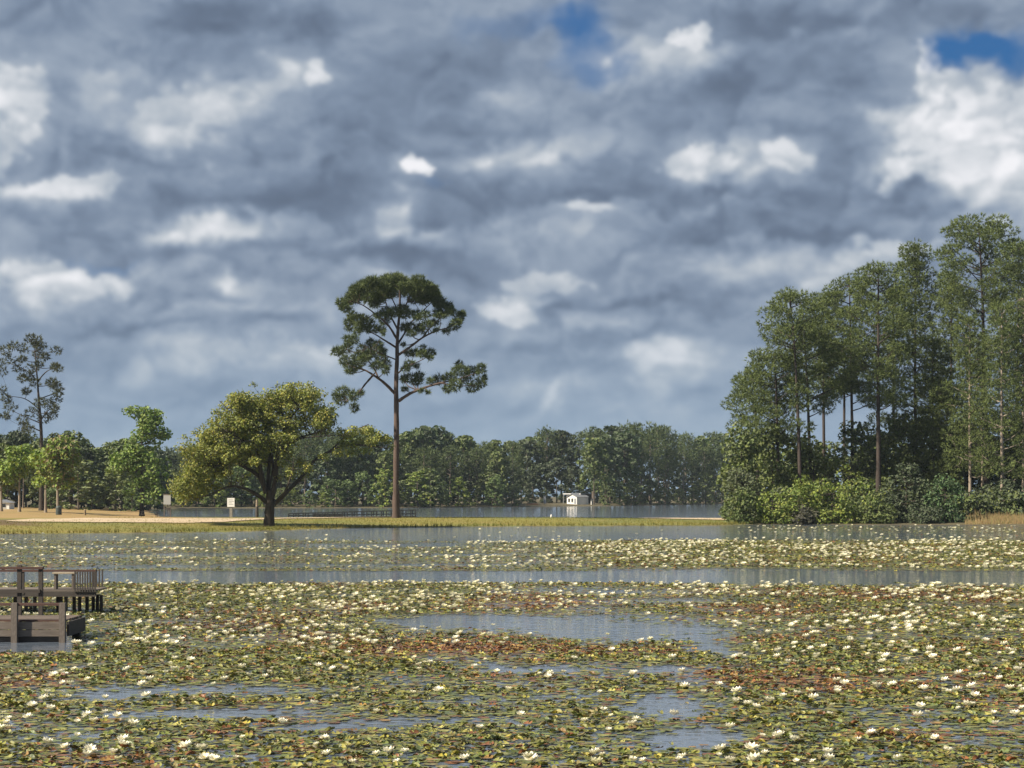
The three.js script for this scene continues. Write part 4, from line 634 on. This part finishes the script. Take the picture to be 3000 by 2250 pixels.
// open water in the lily field: x, y, half width, half height, how bare
const OPEN = [[1650, 1822, 440, 26, .95], [1350, 1808, 200, 14, .9], [1900, 1848, 300, 16, .85], [300, 2035, 120, 14, .8], [620, 2015, 330, 18, .85], [480, 2085, 220, 16, .85], [800, 2080, 230, 22, .8], [880, 2130, 130, 12, .8], [1950, 2065, 140, 40, .95], [2110, 1895, 60, 26, .9], [2050, 1990, 60, 14, .8], [700, 2215, 110, 10, .7], [1290, 2105, 260, 14, .8], [1060, 2120, 140, 12, .7], [2090, 2150, 120, 30, .7], [1900, 1760, 220, 10, .8], [1700, 1735, 330, 8, .7], [2000, 1960, 70, 16, .6], [1500, 2000, 170, 12, .6], [1290, 2240, 70, 12, .6], [260, 1885, 60, 10, .8], [1560, 1955, 200, 14, .5], [2030, 2230, 90, 20, .5], [100, 1955, 120, 10, .4]];
const RUST = [[1560, 1765, 260, 22], [1300, 1895, 220, 26], [2250, 1990, 220, 30], [2250, 1790, 180, 20], [1100, 1910, 90, 14], [2480, 2010, 160, 24], [280, 2230, 200, 30], [1550, 1905, 260, 16], [2600, 1740, 300, 14], [60, 2005, 70, 10], [2050, 1965, 80, 18], [900, 1870, 160, 16], [2900, 1760, 90, 14], [640, 2150, 70, 10], [860, 2200, 60, 12], [1060, 1780, 90, 14], [2700, 2160, 160, 20], [700, 1830, 200, 18]];
function lilyDensity(x, d) {
  const y = HORIZON + EYE * F / d, px = 1500 + x / d * F, s1 = fbm(x * .09 + 3, d * .11, 4), s2 = fbm(x * .55, d * .3 + 20, 4), yy = y + s1 * 14;
  let v;
  if (y < 1541) v = 0;
  else if (yy < 1587) v = px > 2050 ? (yy < 1562 || yy > 1578 ? .62 : .15) * smooth(2050, 2350, px) : (yy > 1572 ? .14 : .03);
  else if (yy < 1665) v = lerp(.5, .95, smooth(1200, 1900, px + s1 * 300)) - (px < 1500 ? Math.max(0, .55 * Math.sin(yy * .22 + px * .002)) : Math.max(0, .3 * Math.sin(yy * .35)));
  else if (yy < 1712) v = px > 1750 ? (yy < 1672 ? .6 : .03 + .3 * smooth(.1, .4, s2)) : px > 880 ? (yy < 1690 ? .75 : .05 + .35 * smooth(.1, .4, s2)) : (yy < 1692 || s1 > .12 ? .7 : .12);
  else {
    v = .93 - .5 * smooth(.12, .42, s2);
    for (const [cx, cy, rx, ry, a] of OPEN) { const q = ((px - cx + s2 * 120) / rx) ** 2 + ((y - cy + s1 * 16) / ry) ** 2; if (q < 3) v -= a * Math.exp(-q * q * .6); }
  }
  return clamp(v, 0, 1);
}
{
  const r = rng(970), pads = [], blooms = [];
  const hidden = (x, d) => d > 51.2 && d < 58.6 && x < X(215, d);   // under the platform
  const palette = (x, d) => {
    const y = HORIZON + EYE * F / d, px = 1500 + x / d * F; let rust = .09 + .3 * smooth(.1, .45, fbm(x * .4 + 60, d * .25, 3));
    for (const [cx, cy, rx, ry] of RUST) { const q = ((px - cx) / rx) ** 2 + ((y - cy) / ry) ** 2; if (q < 3) rust += .6 * Math.exp(-q); }
    const t = r(), g = fbm(x * .22 - 8, d * .16, 3);
    if (t < rust) return [[.18, .075, .03], [.22, .09, .03], [.16, .1, .04], [.27, .16, .045]][Math.floor(r() * 4)].concat(2);
    if (t < rust + .12 + .2 * Math.max(0, g)) return [[.31, .27, .04], [.26, .245, .04], [.34, .32, .09]][Math.floor(r() * 3)].concat(1);
    return [[.12, .15, .032], [.16, .18, .036], [.19, .195, .04], [.11, .145, .055], [.16, .135, .045], [.22, .23, .06]][Math.floor(r() * 6)].concat(0);
  };
  const scatter = (d0, d1, per) => {
    const half = .2, n = Math.round(half * (d1 * d1 - d0 * d0) * per);
    for (let i = 0; i < n; i++) {
      const d = Math.sqrt(lerp(d0 * d0, d1 * d1, r())), x = (r() * 2 - 1) * half * d, v = lilyDensity(x, d); if (r() > v || hidden(x, d)) continue;
      const crowd = v > .75, t = r(), kind = t < (crowd ? .52 : .85) ? 0 : t < (crowd ? .87 : .97) ? 1 : 2;
      pads.push([x, d, kind, (.034 + .044 * r()) * (kind ? .85 : 1.15), palette(x, d), r() * 6.283, (kind ? .5 : .1) * r()]);
    }
  };
  scatter(28.5, 56, 110); scatter(56, 92, 75); scatter(105, 172, 40); scatter(172, 252, 8);
  const bloom = (d0, d1, per, s0, s1) => { const half = .195, n = Math.round(half * (d1 * d1 - d0 * d0) * per); for (let i = 0; i < n; i++) { const d = Math.sqrt(lerp(d0 * d0, d1 * d1, r())), x = (r() * 2 - 1) * half * d, v = lilyDensity(x, d) * (d > 100 && x / d * F < -100 ? .5 : 1), c = .22 + 2.6 * Math.max(0, fbm(x * .3 + 90, d * .2, 3) + .14); if (r() > v * c || hidden(x, d)) continue; blooms.push([x, d, lerp(s0, s1, r()), r() * 6.283, (r() - .5) * .5, (r() - .5) * .5]); } };
  bloom(29.5, 53, 1.5, .042, .098); bloom(53, 92, 2.8, .048, .104); bloom(106, 172, 1.6, .068, .13); bloom(172, 250, .25, .11, .14);
  const M = new THREE.Matrix4(), q = new THREE.Quaternion(), e = new THREE.Euler(), c = new THREE.Color();
  const place = (x, y, d, s, rx, ry, rz) => { e.set(rx, ry, rz, 'YXZ'); q.setFromEuler(e); return M.compose(V(x, y, -d), q, V(s, s, s)); };
  // the nearest ones singly
  const inFrame = (p) => Math.abs(p[0]) < .186 * p[1] && p[1] > 30;
  const single = (list) => new Set(list.filter(inFrame).sort((a, b) => b[3 - (b.length === 6 ? 1 : 0)] / b[1] - a[3 - (a.length === 6 ? 1 : 0)] / a[1]).slice(0, 300));
  const nearPads = single(pads), nearBlooms = single(blooms);
  const padNames = ['green', 'yellow-olive', 'rust-red'], shapes = ['flat', 'tipped-up', 'curled'], padMats = {};
  const under = ([x, d]) => { const px = 1500 + x / d * F; return [[300, 'below the platform'], [640, 'below the sand path'], [1000, 'below the spreading tree'], [1400, 'below the lone pine'], [2000, 'below the white house'], [9999, 'below the grove']].find((p) => px < p[0])[1]; };
  const singleMat = (col, m) => { const k = m + col.slice(0, 3).join(); if (!padMats[k]) { padMats[k] = padMat.clone(); padMats[k].color.setRGB(col[0], col[1], col[2]); } return padMats[k]; };
  const rest = PADS.map(() => []); let turn = 0;
  for (const p of pads) {
    const g = p[2] * 2 + (turn++ % 2), [x, d, kind, s, col, a, lift] = p;
    if (nearPads.has(p)) { const o = new THREE.Mesh(PADS[g], singleMat(col, 0)); o.name = numbered('lily_pad'); place(x, .006, d, s, 0, a, 0).decompose(o.position, o.quaternion, o.scale); tag(o, `${shapes[kind]} ${padNames[col[3]]} lily pad in the nearest strip ${under(p)}`, 'lily pad', `${shapes[kind]} ${padNames[col[3]]} pads in the nearest strip ${under(p)}`); put(o); }
    else rest[g].push(p);
  }
  rest.forEach((list, g) => {
    const o = new THREE.InstancedMesh(PADS[g], padMat, list.length);
    list.forEach(([x, d, kind, s, col, a, lift], i) => { o.setMatrixAt(i, place(x, .006 + lift * .06 + r() * .004, d, s * (d > 100 ? 1.25 : 1), 0, a, 0)); const b = .45 + .9 * r(); o.setColorAt(i, c.setRGB(col[0] * b, col[1] * b, col[2] * b)); });
    o.name = numbered('lily_pad_mat'); tag(o, `mat of ${shapes[Math.floor(g / 2)]} lily pads covering the lake beyond the nearest strip`, 'lily pads', null, 'stuff'); put(o);
  });
  const restB = FLOWERS.map(() => []);
  blooms.forEach((b, i) => {
    const g = i % 3, [x, d, s, a, tx, tz] = b;
    if (nearBlooms.has(b)) { const o = new THREE.Mesh(FLOWERS[g], petalMat); o.name = numbered('water_lily_flower'); place(x, .035, d, s, tx, a, tz).decompose(o.position, o.quaternion, o.scale); const row = d < 38 ? 'in the lowest strip of the picture' : d < 48 ? 'in front of the platform' : 'level with the platform'; tag(o, `open white water lily ${row}, ${under(b)}`, 'water lily', `white lilies ${row}, ${under(b)}`); put(o); }
    else restB[g].push(b);
  });
  restB.forEach((list, g) => { const o = new THREE.InstancedMesh(FLOWERS[g], petalMat, list.length); list.forEach(([x, d, s, a, tx, tz], i) => { o.setMatrixAt(i, place(x, .045 + .05 * r(), d, s, tx, a, tz)); const b = .85 + .15 * r(); o.setColorAt(i, c.setRGB(b, b, b * (.85 + .15 * r()))); }); o.name = numbered('distant_lily_bloom'); tag(o, 'drift of small white water lilies far out on the lily field', 'water lilies', null, 'stuff'); put(o); });
  console.log('pads', pads.length, 'blooms', blooms.length);
}
for (const o of scene.children) {                                    // distances to metres
  if (o.isLight || o === sun.target) continue;
  if (o.isInstancedMesh) { const a = o.instanceMatrix.array; for (let i = 14; i < a.length; i += 16) a[i] *= K; }
  else if (['ground', 'sand_path', 'lake_water', 'reed_grass'].includes(o.name)) { const p = o.geometry.attributes.position; for (let i = 0; i < p.count; i++) p.setZ(i, p.getZ(i) * K); o.geometry.computeVertexNormals(); }
  else o.position.z *= K;
}
let tris = 0; scene.traverse((o) => { if (o.isMesh && !o.isInstancedMesh) tris += (o.geometry.index ? o.geometry.index.count : o.geometry.attributes.position.count) / 3; }); console.log('triangles', tris, 'top', scene.children.length);
renderer.render(scene, camera);
